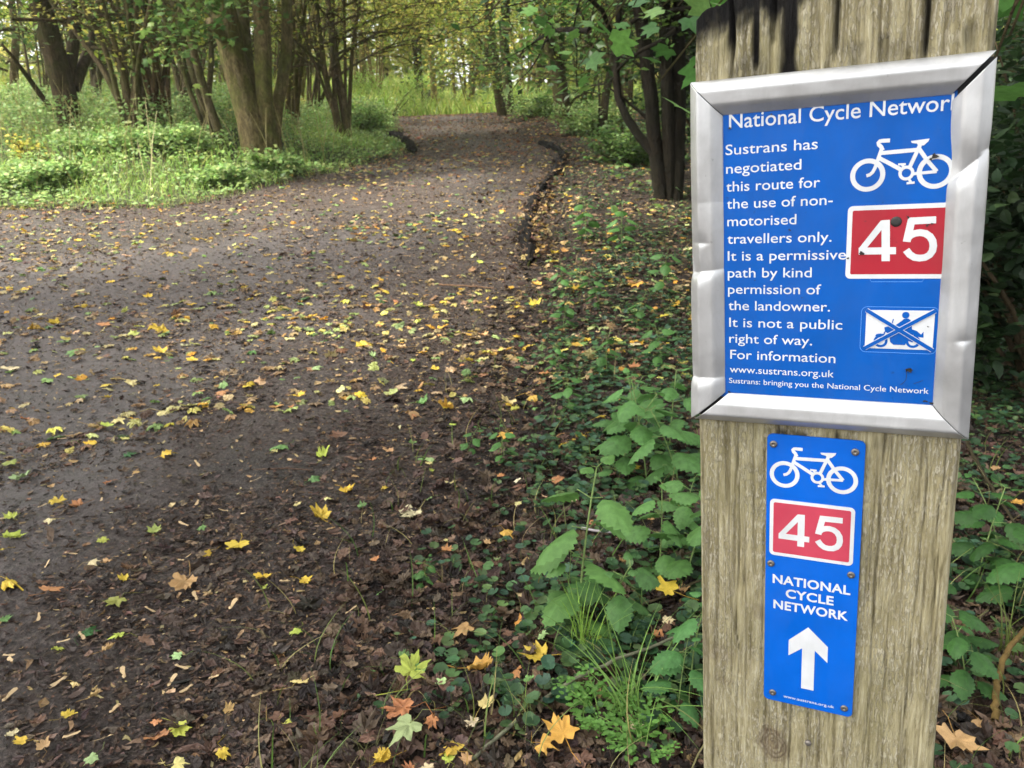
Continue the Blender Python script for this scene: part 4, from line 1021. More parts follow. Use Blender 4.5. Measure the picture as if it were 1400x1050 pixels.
def nettle(px, py, hgt, label, tint=(1, 1, 1), group="nettles on the right verge", yoff=0):
    p = ghit(px, py); rs2 = np.random.RandomState(int(px + py * 3)); k = rs2.randint(5)
    if k in _nu: o = copy_tree(NET[k])
    else: o = NET[k]; _nu.add(k)
    s_ = .95 * hgt / .30; o.location = (p[0], p[1], hz(p[0], p[1]) - .01); o.scale = (s_,) * 3 ; o.rotation_euler = (rs2.randn() * .1, rs2.randn() * .1, rs2.uniform(0, 6.28))
    for c in o.children:
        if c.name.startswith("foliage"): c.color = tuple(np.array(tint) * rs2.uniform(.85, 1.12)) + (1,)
    tag(o, label, "nettle", group)
    return o
nettle(790, 868, .36, "tall pale green nettle in front of the grass tuft, left of the post", (1.15, 1.2, 1.05))
nettle(825, 862, .24, "darker nettle leaning behind the tall pale green one", (.8, .9, .85))
nettle(768, 850, .18, "short nettle at the left foot of the tall pale green one")
for q in [(845, 655, .30, "nettle at the left front of the clump beside the silver frame"), (885, 660, .34, "nettle in the middle of the clump beside the silver frame"), (930, 665, .33, "nettle of the clump that touches the silver frame's lower corner"), (870, 620, .28, "nettle at the back of the clump beside the silver frame"), (915, 620, .30, "nettle behind the lower left corner of the silver frame"),
          (840, 600, .26, "nettle in the back row of the clump, left end")]: nettle(*q, tint=(.92, 1.05, .95))
for q in [(900, 790, .24, "nettle below the pale stick left of the post"), (935, 800, .27, "nettle pressed against the left edge of the post below the frame"), (925, 745, .22, "nettle just under the silver frame's corner")]: nettle(*q, tint=(.95, 1.05, .92))
for q in [(945, 960, .22, "blue-green nettle at the post's left edge near the bottom"), (925, 990, .17, "low blue-green nettle beside the long bramble stem")]: nettle(*q, tint=(.75, .98, .95))
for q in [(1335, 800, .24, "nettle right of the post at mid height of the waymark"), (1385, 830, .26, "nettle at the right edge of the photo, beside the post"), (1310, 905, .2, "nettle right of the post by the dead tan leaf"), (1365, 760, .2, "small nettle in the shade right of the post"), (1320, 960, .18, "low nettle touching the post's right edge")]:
    nettle(*q, tint=(.42, .58, .44), group="nettles right of the post")  # leaf tint darkened to paint in the shade right of the post
for q in [(780, 560, .18, "small nettle left of the clump, above the amber leaf"), (760, 510, .16, "small nettle in the litter mid-verge"), (830, 510, .2, "young nettle left of the frame's middle"), (905, 500, .22, "young nettle close to the frame's left rail"), (690, 640, .14, "tiny nettle at the path margin"), (640, 620, .12, "tiny nettle on the mud beside the path"), (870, 450, .22, "dark nettle in shade of the tree"), (820, 420, .24, "nettle in the leaf litter up the verge"), (770, 400, .24, "nettle near the end of the black edging"), (905, 400, .3, "dark nettle at the foot of the dark tree"), (850, 340, .35, "nettle below the dark tree's left side"), (800, 330, .35, "nettle behind the black edging"), (575, 800, .09, "seedling nettle on the near mud"), (770, 450, .2, "nettle in a patch of yellow leaves on the verge")]:
    nettle(*q, tint=(.8, .95, .8))

# grass tufts and the feathery plant
def tuft(px, py, n, L, col, label, seed, spread=1.1):
    rs = np.random.RandomState(seed); p = ghit(px, py); mb = MB()
    for k in range(n):
        b_ = blade(rs.uniform(.2, spread), rs.uniform(.006, .010), 9); l_ = L * rs.uniform(.5, 1.1)
        mb.scatter(b_[0], b_[1], rs.randn(1, 3) * [.015, .015, 0], rots(np.array([rs.uniform(0, 6.28)]), np.array([rs.rand() * .3]), np.array([rs.uniform(0, 6.28)])), np.array([l_]), np.array(col)[None] * rs.uniform(.8, 1.25))
    o = mb.out("grass_tuft", M_GRASS); o.location = (p[0], p[1], hz(p[0], p[1])); tag(o, label, "grass tuft")
tuft(800, 905, 34, .17, lin(136, 170, 72), "upright bright green grass tuft below the tall nettle", 1, .5)
tuft(870, 985, 32, .24, lin(118, 152, 74), "arching long-bladed grass tuft crossing the bramble stem by the post", 2, 1.3)
tuft(720, 1000, 14, .10, lin(120, 140, 70), "thin sparse grass tuft at the bottom verge", 3)
tuft(500, 1040, 26, .06, lin(130, 130, 80), "short dry grass tuft at the bottom edge of the path", 4)
tuft(640, 520, 22, .09, lin(96, 112, 50), "small dark grass tuft at the path margin", 5)
tuft(1385, 900, 24, .16, lin(96, 110, 50), "mossy grass tuft at the far right edge", 6)
def feather(px, py, label, seed, h=.12):
    rs = np.random.RandomState(seed); p = ghit(px, py); root = empty("cow_parsley", (p[0], p[1], hz(p[0], p[1]))); tag(root, label, "plant")
    ms = MB(); ml = MB(); V, Fc = fan(ovate_outline(5, .3, .12), 0, .1, .1)
    for f in range(7):
        az = rs.uniform(0, 6.28); L = h * rs.uniform(.7, 1.2); t = np.linspace(0, 1, 8)
        pts = np.c_[np.cos(az) * .7 * L * t, np.sin(az) * .7 * L * t, L * (t - .45 * t * t)]
        ms.tube(pts, np.linspace(.0014, .0006, 8), 3)
        for k in range(2, 8):
            for s_ in (-1, 1):
                a2 = az + s_ * 1.0; l2 = L * .34 * (1.15 - k / 9)
                for m_ in range(4):
                    q = pts[k] + np.array([np.cos(a2), np.sin(a2), .1]) * l2 * (m_ + 1) / 4 + rs.randn(3) * .004
                    ml.scatter(V, Fc, q[None], rots(np.array([a2 + rs.randn() * .5]), np.array([rs.randn() * .25]), np.array([rs.uniform(0, 6.28)])), np.array([l2 * .5]), np.array([lin(98, 140, 64)]) * rs.uniform(.85, 1.15))
    s_ = ms.out("stem", M_STEM, root); s_.color = lin(110, 140, 70) + (1,); ml.out("fronds", M_PLANT, root)
feather(822, 1000, "feathery bright green cow parsley next to the big amber leaf", 1, .105)
feather(880, 1046, "low feathery cow parsley at the bottom edge by the post", 2, .09)

# loose sticks and bramble stems
def stick(name, pix, rad, col, label, cat, lift=.02, side=0):
    pts = []
    for k, q in enumerate(pix):
        p = ghit(q[0], q[1]); z = hz(p[0], p[1]); l_ = q[2] if len(q) > 2 else lift
        v = ray(q[0], q[1]); pts.append(CAM + (p - CAM) * (1 - l_ / max(CAMZ - z, .2)))
    pts = np.array(pts); n = 26; t = np.linspace(0, len(pts) - 1, n)
    cr = np.stack([np.interp(t, np.arange(len(pts)), pts[:, k]) for k in range(3)], -1)
    for _ in range(3): cr[1:-1] = (cr[:-2] + cr[2:] + cr[1:-1]) / 3
    rs = np.random.RandomState(len(label)); cr[1:-1] += rs.randn(n - 2, 3) * rad * .25
    c0 = cr[0].copy()
    mb = MB(); mb.tube(cr - c0, rad * np.linspace(1.1, .7, n), 7, rough=.12, seed=3)
    o = mb.out(name, M_STEM, None, True); o.color = tuple(col) + (1,); o.location = c0; tag(o, label, cat); return o
stick("bramble_cane", [(636, 1046, .01), (700, 990, .03), (770, 935, .05), (840, 902, .06), (918, 874, .06), (960, 850, .05)], .0036, lin(104, 104, 84), "long bare bramble stem running diagonally across the lower verge to the post", "stem")
stick("fallen_stick", [(795, 722, .03), (850, 730, .03), (925, 735, .03), (965, 740, .03)], .0032, lin(158, 150, 150), "pale grey stick lying level across the nettles left of the post", "stick")
stick("fallen_stick", [(830, 860, .02), (875, 828, .03), (925, 806, .03), (965, 790, .03)], .0034, lin(78, 70, 50), "dark stick slanting over the bright yellow leaf towards the post", "stick")
stick("bramble_cane", [(1322, 604, .10), (1345, 650, .08), (1372, 690, .06), (1405, 745, .03)], .0045, lin(58, 52, 36), "dark bramble stem coming down from the frame's lower right corner", "stem")
stick("bramble_cane", [(1360, 985, .02), (1362, 935, .05), (1372, 895, .08), (1405, 855, .10)], .006, lin(96, 78, 44), "brown curved bramble stem at the right edge by the mossy grass", "stem")
stick("fallen_stick", [(1322, 870, .02), (1352, 830, .02), (1395, 780, .02)], .0025, lin(90, 80, 60), "thin grey stick in the nettles right of the post", "stick")
stick("fallen_stick", [(350, 642, .005), (392, 640, .006), (428, 643, .005)], .003, lin(84, 66, 54), "straight dark twig lying across the near path", "twig")
stick("fallen_stick", [(600, 389, .01), (640, 391, .012), (676, 394, .01)], .006, lin(110, 86, 66), "thin pale twig on the path left of the verge", "twig")
stick("fallen_stick", [(700, 800, .004), (735, 790, .012), (760, 776, .006)], .0022, lin(80, 64, 50), "short twig on the mud below the upright amber leaf", "twig")

# black timber edging of the path
def edging(pix, rad, label, seed, hgt=.0):
    pts = np.array([ghit(*q) for q in pix]); n = 40; t = np.linspace(0, len(pts) - 1, n)
    cr = np.stack([np.interp(t, np.arange(len(pts)), pts[:, k]) for k in range(3)], -1); cr[:, 2] = H(cr[:, 0], cr[:, 1]) + rad * .25
    rs = np.random.RandomState(seed); cr[:, :2] += (np.stack([vn(t * 3, t * 0, seed), vn(t * 3, t * 0, seed + 1)], -1) - .5) * rad * .9
    c0 = cr[0].copy(); mb = MB(); R = rad * (1 + .25 * (vn(t * 2.5, t * 0, seed + 5) - .5) * 2); R[:5] *= np.linspace(.35, .95, 5); R[-5:] *= np.linspace(.95, .35, 5); R = R * (1 + .18 * rs.randn(n))
    mb.tube(cr - c0, R * .82, 28, rough=.36, seed=seed)
    o = mb.out("edging_log", M_STEM, None, True); o.color = lin(17, 14, 12) + (1,); o.location = c0; tag(o, label, "log", "rotten logs edging the path"); return o
edging([(727, 364), (724, 335), (722, 312), (724, 298)], .06, "black rotten edging log nearest the sign, at the right side of the path", 1)
edging([(726, 294), (736, 268), (748, 250)], .065, "black edging log in the middle of the right side, beyond the nearest one", 2)
edging([(748, 249), (762, 232), (770, 219)], .07, "farthest black edging log on the right where the path bends", 3)
edging([(771, 218), (762, 206), (738, 196)], .06, "low black edging piece curving away towards the far trees on the right", 5)
edging([(566, 210), (560, 199), (545, 190), (530, 186)], .08, "curved black edging log on the left side below the crest of the path", 4)

def banked():
    rs = np.random.RandomState(91); mb = MB(); px = [(727, 364), (722, 312), (736, 268), (770, 219)]
    pts = np.array([ghit(*q) for q in px]); n = 500; t = rs.uniform(0, 3, n)
    x = np.interp(t, np.arange(4), pts[:, 0]) + rs.randn(n) * .09 + .07; y = np.interp(t, np.arange(4), pts[:, 1]) + rs.randn(n) * .1
    V, Fc = fan(maple_outline(rs), 0, .5, .2, rs, .05); z = H(x, y) + rs.uniform(.005, .085, n)
    mb.scatter(V, Fc, np.c_[x, y, z], rots(rs.uniform(0, 6.28, n), np.abs(rs.randn(n)) * .5, rs.uniform(0, 6.28, n)), rs.uniform(.03, .07, n), pal(n, BROWN + PALE[:2] + YEL[4:5], .22, rs))
    tag(mb.out("banked_leaves", M_LITTER), kind='stuff')
banked()

# ------------------------------------------------------------------ left bank, meadow and undergrowth
BANKG = [lin(134, 164, 92), lin(150, 176, 104), lin(116, 148, 82), lin(164, 178, 112), lin(140, 164, 108)]
LEAFG = [lin(86, 116, 58), lin(104, 132, 68), lin(72, 100, 52), lin(122, 146, 80), lin(96, 120, 70)]
def bank():
    rs = np.random.RandomState(31); mb = MB()
    n = 110000; y = rs.uniform(7.5, 22, n); x = rs.uniform(-16, 0, n); d = sdist(x, y)
    den = np.where(d < 1.6, 1.0, .35) * (.35 + 1.0 * sstep(.35, .6, fbm(x * .9, y * .9, 13, 3)))
    k = leftside(x, y) & (d > -.05) & (rs.rand(n) < den); x, y, d = x[k], y[k], d[k]; n = len(x)
    L = rs.uniform(.08, .22, n) * (.5 + .9 * sstep(0, 1.4, d)) * (.7 + .6 * vn(x * 1.3, y * 1.3, 8)); z = H(x, y, d)
    bl = blade(.6, .022)
    cc = pal(n, [lin(138, 172, 78), lin(154, 182, 90), lin(114, 150, 66), lin(170, 174, 104), lin(160, 184, 98)], .16, rs)
    mb.scatter(*bl, np.c_[x, y, z], rots(rs.uniform(0, 6.28, n), rs.rand(n) * .5, rs.uniform(0, 6.28, n)), L, cc)
    tag(mb.out("grass", M_GRASS), kind='stuff')
    # leafy undergrowth
    mb = MB(); n = 150000; y = rs.uniform(7.5, 24, n); x = rs.uniform(-18, 0, n); d = sdist(x, y); cl = fbm(x * 1.5 + 3, y * 1.5, 44, 4)
    k = leftside(x, y) & (d > .1) & (rs.rand(n) < np.clip(.35 + 1.2 * sstep(.36, .6, cl), 0, 1)); x, y, d, cl = x[k], y[k], d[k], cl[k]; n = len(x)
    top = (.10 + .36 * sstep(.4, 3.5, d)) * (.7 + .6 * sstep(.35, .7, cl))
    z = H(x, y, d) + top * np.sqrt(rs.rand(n)); size = rs.uniform(.03, .075, n)
    V, Fc = fan(ovate_outline(4, .34, .06), 0, -.3, .15)
    c = pal(n, BANKG, .2, rs); yy = vn(x * .6, y * .6, 3) > .8; c[yy] = pal(int(yy.sum()), [lin(176, 170, 84), lin(196, 180, 90)], .15, rs)
    mb.scatter(V, Fc, np.c_[x, y, z], rots(rs.uniform(0, 6.28, n), np.abs(rs.randn(n)) * .5, rs.uniform(0, 6.28, n)), size, c)
    # dry stalks
    for k in range(260):
        yy_ = rs.uniform(9, 16); xx = rs.uniform(-10, -2); dd = float(sdist(np.array([xx]), np.array([yy_]))[0])
        if dd < .6 or not leftside(xx, yy_): continue
        z0 = hz(xx, yy_); L = rs.uniform(.4, 1.0); a = rs.randn(2) * .25
        mb.tube([(xx, yy_, z0), (xx + a[0] * L * .5, yy_ + a[1] * L * .5, z0 + L * .6), (xx + a[0] * L, yy_ + a[1] * L, z0 + L)], [.005, .004, .002], 3, lin(170, 160, 110))
    tag(mb.out("undergrowth", M_FOL), kind='stuff')
    # sunlit meadow over the crest
    mb = MB(); n = 70000; y = rs.uniform(21.5, 42, n); x = rs.uniform(-16, 22, n); d = sdist(x, y)
    k = (d > .15) & (rs.rand(n) < .35 + .8 * sstep(.3, .6, fbm(x * .5, y * .5, 14, 3))); x, y = x[k], y[k]; n = len(x)
    L = rs.uniform(.35, .95, n) * (.6 + .7 * vn(x * .7, y * .7, 10)); bl = blade(.45, .022, 4)
    mb.scatter(*bl, np.c_[x, y, H(x, y)], rots(rs.uniform(0, 6.28, n), rs.rand(n) * .4, rs.uniform(0, 6.28, n)), L, pal(n, [lin(138, 166, 66), lin(160, 180, 84), lin(116, 148, 58), lin(176, 178, 98)], .16, rs))
    tag(mb.out("meadow_grass", M_GRASS), kind='stuff')
    # scrub on the right beyond the edging
    mb = MB(); n = 60000; y = rs.uniform(6, 26, n); x = rs.uniform(.2, 16, n); d = sdist(x, y); cl = fbm(x * .9 + 3, y * .9, 47, 3)
    k = ~leftside(x, y) & (d > .5) & (rs.rand(n) < np.clip(.05 + 1.5 * sstep(.38, .6, cl), 0, 1) * sstep(.4, 2.5, d) * sstep(5, 11, y)); x, y, d, cl = x[k], y[k], d[k], cl[k]; n = len(x)
    top = (.06 + .42 * sstep(.8, 4, d)) * (.3 + 1.2 * sstep(.35, .7, cl)); z = H(x, y, d) + top * np.sqrt(rs.rand(n))
    mb.scatter(V, Fc, np.c_[x, y, z], rots(rs.uniform(0, 6.28, n), np.abs(rs.randn(n)) * .5, rs.uniform(0, 6.28, n)), rs.uniform(.045, .10, n), pal(n, LEAFG, .2, rs))
    tag(mb.out("scrub", M_FOL), kind='stuff')
bank()

# ------------------------------------------------------------------ trees
def path_pts(pts, n):
    pts = np.asarray(pts, float); L = np.r_[0, np.cumsum(np.linalg.norm(np.diff(pts, axis=0), axis=1))]; t = np.linspace(0, L[-1], n)
    c = np.stack([np.interp(t, L, pts[:, k]) for k in range(3)], -1)
    for _ in range(2): c[1:-1] = (c[:-2] + 2 * c[1:-1] + c[2:]) / 4
    return c
class Tree:
    def __init__(s, seed): s.rs = np.random.RandomState(seed); s.w = MB(); s.tips = []
    def limb(s, pts, r0, r1, k=8, rough=.12, n=None):
        pts = np.asarray(pts, float); n = n or max(6, int(np.linalg.norm(np.diff(pts, axis=0), axis=1).sum() * 5)); n = min(n, 70)
        c = path_pts(pts, n); c[1:] += (s.rs.randn(n - 1, 3).cumsum(0) * .006 * min(1, r0 * 20))
        s.w.tube(c, np.linspace(r0, r1, n), k, rough=rough, seed=s.rs.randint(999)); return c
    def grow(s, p, d, L, r, lev, maxlev=3, droop=0., nb=(9, 6, 5), leafy=True):
        rs = s.rs; n = 7 if lev < 2 else 5; pts = [np.array(p)]; d = np.array(d, float); d /= np.linalg.norm(d)
        for k in range(n):
            d = d + rs.randn(3) * (.10 + .06 * lev) + np.array([0, 0, .05 - droop * lev * .05]); d /= np.linalg.norm(d); pts.append(pts[-1] + d * L / n)
        pts = np.array(pts); s.w.tube(pts, np.linspace(r, r * (.45 if lev == 0 else .3), n + 1), (12, 7, 4, 3)[min(lev, 3)], rough=.1 if lev < 2 else 0, seed=rs.randint(999))
        if lev >= maxlev:
            if leafy: s.tips.append(pts)
            return pts
        for k in range(nb[min(lev, len(nb) - 1)]):
            t = rs.uniform(.3 if lev == 0 else .2, 1.0); i = min(int(t * n), n - 1); q = pts[i] + (pts[i + 1] - pts[i]) * (t * n - i)
            dd = pts[i + 1] - pts[i]; dd /= np.linalg.norm(dd); o = np.cross(dd, rs.randn(3)); o /= np.linalg.norm(o) + 1e-9; an = rs.uniform(.55, 1.15)
            s.grow(q, dd * math.cos(an) + o * math.sin(an), L * rs.uniform(.35, .6), r * (1 - .6 * t) * .5, lev + 1, maxlev, droop, nb, leafy)
        return pts
    def leaves(s, per=18, size=(.05, .09), cols=LEAFG, spread=.14, shape=DIAM, tilt=.6):
        mb = MB(); rs = s.rs
        if not s.tips: return None
        T = np.stack(s.tips); m_ = len(T); idx = np.repeat(np.arange(m_), per); n = len(idx)
        t = rs.rand(n) * (T.shape[1] - 1.001); i = t.astype(int); f = (t - i)[:, None]
        pos = T[idx, i] * (1 - f) + T[idx, i + 1] * f + rs.randn(n, 3) * spread
        c = pal(m_, cols, .16, rs)[idx] * (1 + .14 * rs.randn(n, 1)); 
        mb.scatter(shape[0], shape[1], pos, rots(rs.uniform(0, 6.28, n), np.abs(rs.randn(n)) * tilt, rs.uniform(0, 6.28, n)), rs.uniform(size[0], size[1], n), np.clip(c, .004, .9))
        return mb
def finish(tree, name, loc, label, cat="tree", group=None, bark=(1, 1, 1), leaf=(1, 1, 1), **kw):
    """tree built in world coordinates; its root is an Empty at loc"""
    root = empty(name, loc); tag(root, label, cat, group)
    loc = np.asarray(loc)
    tree.w.V = [v - loc for v in tree.w.V]
    t = tree.w.out("trunk", M_BARK, root, True); t.color = tuple(bark) + (1,)
    lv = tree.leaves(**kw)
    if lv is not None:
        lv.V = [v - loc for v in lv.V]; c = lv.out("crown", M_FOL, root); c.color = tuple(leaf) + (1,)
    return root
YG = [lin(150, 160, 66), lin(128, 146, 60), lin(176, 172, 84), lin(108, 132, 56), lin(190, 178, 90)]
DG = [lin(64, 92, 44), lin(78, 106, 52), lin(54, 80, 40), lin(92, 118, 58)]
def tops(T, c, r, n, L, rs, el=.5, maxlev=2, nb=(5, 4), droop=.4, t0=.5):
    """side branches along the upper part of a limb's centreline c"""
    for k in range(n):
        i = int(rs.uniform(t0, 1) * (len(c) - 1)); az = rs.uniform(0, 6.28)
        T.grow(c[i], (math.cos(az), math.sin(az), el + rs.randn() * .2), L * rs.uniform(.6, 1.2), r, 0, maxlev, droop, nb)

# A: big three-stemmed field maple on the left bank
T = Tree(1); rs = T.rs; D = 12.0
b_ = P(352, 212, D); base = np.array([b_[0], b_[1], hz(b_[0], b_[1]) - .15])
T.limb([base, P(350, 190, D), P(340, 150, D), P(326, 105, D), P(313, 55, D), P(300, 0, D), P(280, -90, D), P(255, -260, D + .5)], .20, .12, 26, .10)
T.limb([base + [.15, .05, 0], P(366, 180, D), P(362, 130, D - .1), P(360, 70, D - .1), P(358, 0, D - .1), P(352, -120, D - .2), P(340, -300, D - .6)], .12, .08, 22, .10)
T.limb([base + [.2, .2, .1], P(374, 168, D + .1), P(384, 135, D + .2), P(394, 95, D + .3), P(396, 40, D + .3), P(394, -20, D + .3), P(410, -200, D + .8)], .09, .06, 16, .10)
T.limb([P(348, 155, D + .25), P(339, 110, D + .35), P(334, 50, D + .4), P(332, -30, D + .5), P(325, -230, D + .9)], .09, .07, 16, .10)
T.limb([P(313, 60, D), P(300, 42, D - .2), P(288, 30, D - .4)], .09, .06, 10, .1)
for q in ((300, -40), (352, -120), (400, -120), (330, -200), (270, -250), (340, -300), (420, -220)):
    for k in range(3): T.grow(P(q[0], q[1], D), (rs.randn(), rs.randn(), .6), 2.6, .06, 0, 2, .3, (6, 6))
for q in ((300, 38), (315, 20), (285, 10), (335, 5), (270, 30)): T.grow(P(q[0], q[1] - 20, D - .5), (rs.randn() * .7, -.8, -.05), 1.2, .02, 1, 2, .8, (6, 7))
TA = finish(T, "field_maple", base, "big old maple with three thick stems on the left grass bank", bark=(1.0, .98, .74), per=26, size=(.07, .13), cols=LEAFG, spread=.16, shape=LOBLOW)

# B: dark leaning trunk at the far left
T = Tree(2); rs = T.rs; D = 15.; b_ = P(96, 178, D); base = np.array([b_[0], b_[1], hz(b_[0], b_[1]) - .1])
c = T.limb([base, P(90, 130, D), P(80, 90, D), P(68, 45, D), P(55, 0, D), P(40, -80, D), P(10, -300, D)], .18, .10, 20, .18)
T.limb([P(102, 120, D), P(116, 85, D + .3), P(130, 40, D + .5), P(138, 0, D + .8), P(150, -120, D + 1)], .09, .05, 9)
T.limb([P(92, 110, D), P(100, 60, D + .2), P(104, 0, D + .3), P(112, -150, D + .3)], .09, .06, 12, .2)
T.limb([P(70, 150, D), P(40, 110, D - .3), P(22, 80, D - .6), P(0, 60, D - .8)], .05, .02, 7)
for k in range(26): 
    q = (rs.uniform(-60, 130), rs.uniform(-250, 70)); T.grow(P(q[0], q[1], D + rs.randn() * .7), (rs.randn(), rs.randn() - .3, .0), 1.7, .03, 1, 2, .5, (6, 7))
finish(T, "ivy_clad_tree", base, "dark leaning tree trunk with hanging leafage at the far left of the bank", bark=(.62, .55, .5), per=26, size=(.07, .13), cols=LEAFG, spread=.2)

# hazel coppices: fans of thin stems
def coppice(px, py, D, stems, label, seed, r=.04, arch=(), bark=(.9, .85, .75), leafpx=None, per=14, cols=YG, nbr=2):
    T = Tree(seed); rs = T.rs; b_ = P(px, py, D); base = np.array([b_[0], b_[1], hz(b_[0], b_[1]) - .1])
    for (tx, ty, rr) in stems:
        dd = rs.randn() * .5
        mid = P(px + (tx - px) * .42 + rs.randn() * 4, py + (ty - py) * .5, D + dd * .4); end = P(tx, ty, D + dd)
        ext = end + (end - mid) * rs.uniform(.8, 1.3) + np.array([0, 0, .3])
        c = T.limb([base + np.r_[rs.randn(2) * .1, 0], mid, end, ext], rr, rr * .45, 7, .08)
        c_last = c
        for k in range(nbr): 
            i = int(rs.uniform(.35, .95) * (len(c) - 1)); T.grow(c[i], (rs.randn(), rs.randn(), .5), rs.uniform(1.0, 2.0), rr * .45, 1, 2, .2, (5, 5))
    for pix in arch:
        c = T.limb([P(q[0], q[1], D + .4 * k) for k, q in enumerate(pix)], .026, .006, 5, .05)
        for k in range(7):
            i = int(rs.uniform(.3, 1) * (len(c) - 1)); T.grow(c[i], (rs.randn() + .5, rs.randn(), .15), rs.uniform(.8, 1.5), .010, 1, 2, .5, (4, 4))
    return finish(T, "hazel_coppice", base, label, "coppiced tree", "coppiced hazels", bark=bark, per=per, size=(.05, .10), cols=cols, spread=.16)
rs0 = np.random.RandomState(5)
coppice(188, 170, 13.5, [(70, 0, .05), (100, -20, .045), (140, 0, .05), (160, -10, .05), (172, 0, .045), (186, 0, .05), (205, 0, .04), (120, 20, .04), (150, 40, .03), (176, 20, .035)], "coppiced hazel with a wide fan of thin stems, left of the big maple", 11)
coppice(222, 165, 14.5, [(150, 0, .05), (172, 0, .05), (188, -5, .055), (200, 0, .05), (215, 0, .045), (232, 0, .05), (245, 0, .04), (178, 30, .035)], "coppiced hazel with crowded reddish stems, second from the big maple", 12, bark=(1.0, .8, .66))
coppice(290, 205, 12.6, [(262, 60, .075), (235, 0, .06), (215, 0, .035), (285, 0, .05)], "slender leaning hazel stems right against the big maple's left side", 13, bark=(.95, .95, .85))
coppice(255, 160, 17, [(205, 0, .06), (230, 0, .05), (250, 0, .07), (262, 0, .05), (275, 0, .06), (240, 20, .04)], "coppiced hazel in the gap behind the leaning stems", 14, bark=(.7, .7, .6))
coppice(402, 175, 15.5, [(390, 0, .05), (408, 0, .06), (418, 0, .05), (432, -10, .05), (425, 30, .035), (400, 60, .05)], "coppiced hazel just right of the big maple", 15, bark=(1.0, .95, .6))
coppice(466, 186, 14.5, [(430, 0, .05), (447, 0, .06), (452, 10, .05), (458, 30, .045), (470, 0, .035), (420, 60, .035), (500, -30, .04), (440, 90, .04)], "crossing bundle of hazel stems on the left where the path narrows", 16, arch=[[(452, 95), (480, 62), (525, 40), (585, 30)], [(450, 55), (500, 30), (560, 8), (620, 2)], [(455, 110), (490, 84), (525, 66), (556, 60)], [(447, 20), (500, -5), (570, -25), (640, -30)], [(440, 40), (490, 18), (545, 18), (600, 30)], [(460, 75), (515, 48), (570, 44), (610, 52)], [(430, 0), (480, -20), (540, -10), (600, 5)]], bark=(.8, .75, .62), nbr=3)
coppice(405, 150, 22, [(380, 0, .07), (402, 0, .07), (420, 0, .06), (436, 10, .06), (410, 40, .05)], "pale hazel coppice in the sunlit gap behind the big maple", 17, bark=(1.3, 1.2, .75))
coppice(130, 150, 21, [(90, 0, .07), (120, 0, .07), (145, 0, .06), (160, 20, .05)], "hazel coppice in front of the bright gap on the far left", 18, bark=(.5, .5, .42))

_rs = np.random.RandomState(17)
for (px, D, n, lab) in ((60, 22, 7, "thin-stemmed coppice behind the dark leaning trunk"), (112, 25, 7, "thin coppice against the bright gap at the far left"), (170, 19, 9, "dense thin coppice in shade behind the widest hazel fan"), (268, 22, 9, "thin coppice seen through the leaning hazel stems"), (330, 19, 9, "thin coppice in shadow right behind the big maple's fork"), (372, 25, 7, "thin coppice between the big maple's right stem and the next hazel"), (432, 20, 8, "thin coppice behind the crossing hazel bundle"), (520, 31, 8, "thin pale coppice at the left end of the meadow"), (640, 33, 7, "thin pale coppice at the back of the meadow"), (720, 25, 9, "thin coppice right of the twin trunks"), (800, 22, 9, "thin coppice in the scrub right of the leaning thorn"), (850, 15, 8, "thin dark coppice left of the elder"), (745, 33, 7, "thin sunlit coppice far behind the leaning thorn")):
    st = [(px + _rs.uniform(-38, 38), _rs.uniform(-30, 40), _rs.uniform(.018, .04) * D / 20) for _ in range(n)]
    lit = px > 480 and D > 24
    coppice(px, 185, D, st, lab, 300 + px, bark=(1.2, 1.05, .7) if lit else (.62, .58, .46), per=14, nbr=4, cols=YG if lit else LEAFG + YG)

def simple_tree(name, D, limbs, label, seed, bark, cols=YG, br=None, per=22, size=(.07, .12), cat="tree", group=None, lev=(6, 6), leaf=(1, 1, 1), spread=.2):
    T = Tree(seed); rs = T.rs
    q = limbs[0][0][0]; b_ = P(q[0], q[1], D); base = np.array([b_[0], b_[1], hz(b_[0], b_[1]) - .12]); first = True
    for pix, r0, r1 in limbs:
        pts = [P(p[0], p[1], D + (p[2] if len(p) > 2 else 0)) for p in pix]
        if first: pts[0] = base; first = False
        c = T.limb(pts, r0, r1, 12, .12)
    for (qx, qy, dz, dx, dy, dv, L, r_) in (br or []):
        T.grow(P(qx, qy, D + dz), (dx, dy, dv), L, r_, 0 if L > 2 else 1, 2, .45, lev)
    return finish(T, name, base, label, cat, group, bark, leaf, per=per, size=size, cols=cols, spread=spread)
def cloud(seed, n, x0, x1, y0, y1, L=2.0, r=.035, dz=1.0):
    rs = np.random.RandomState(seed); return [(rs.uniform(x0, x1), rs.uniform(y0, y1), rs.randn() * dz, rs.randn(), rs.randn(), rs.randn() * .3 + .1, L * rs.uniform(.6, 1.2), r) for _ in range(n)]
# F: twin trunks where the path bends
simple_tree("ash_tree", 20.5, [([(688, 182), (684, 140), (678, 100), (674, 60), (669, 0), (662, -100), (650, -330)], .13, .08), ([(674, 82), (658, 62), (644, 42), (632, 18), (618, -10), (590, -60)], .07, .03), ([(673, 95), (650, 78), (636, 62), (610, 50)], .035, .012)],
            "slim dark trunk with a raised left branch, front one of the pair at the bend", 21, (.42, .42, .3), YG, cloud(1, 20, 560, 700, -200, 25))
simple_tree("ash_tree", 21.5, [([(699, 172), (695, 130), (690, 80), (687, 40), (690, 0), (696, -120), (700, -330)], .13, .07), ([(698, 150), (705, 141), (720, 136), (740, 136), (756, 132)], .05, .02)],
            "slim dark trunk with a low right branch, rear one of the pair at the bend", 22, (.40, .42, .28), YG, cloud(2, 18, 670, 800, -220, 25))
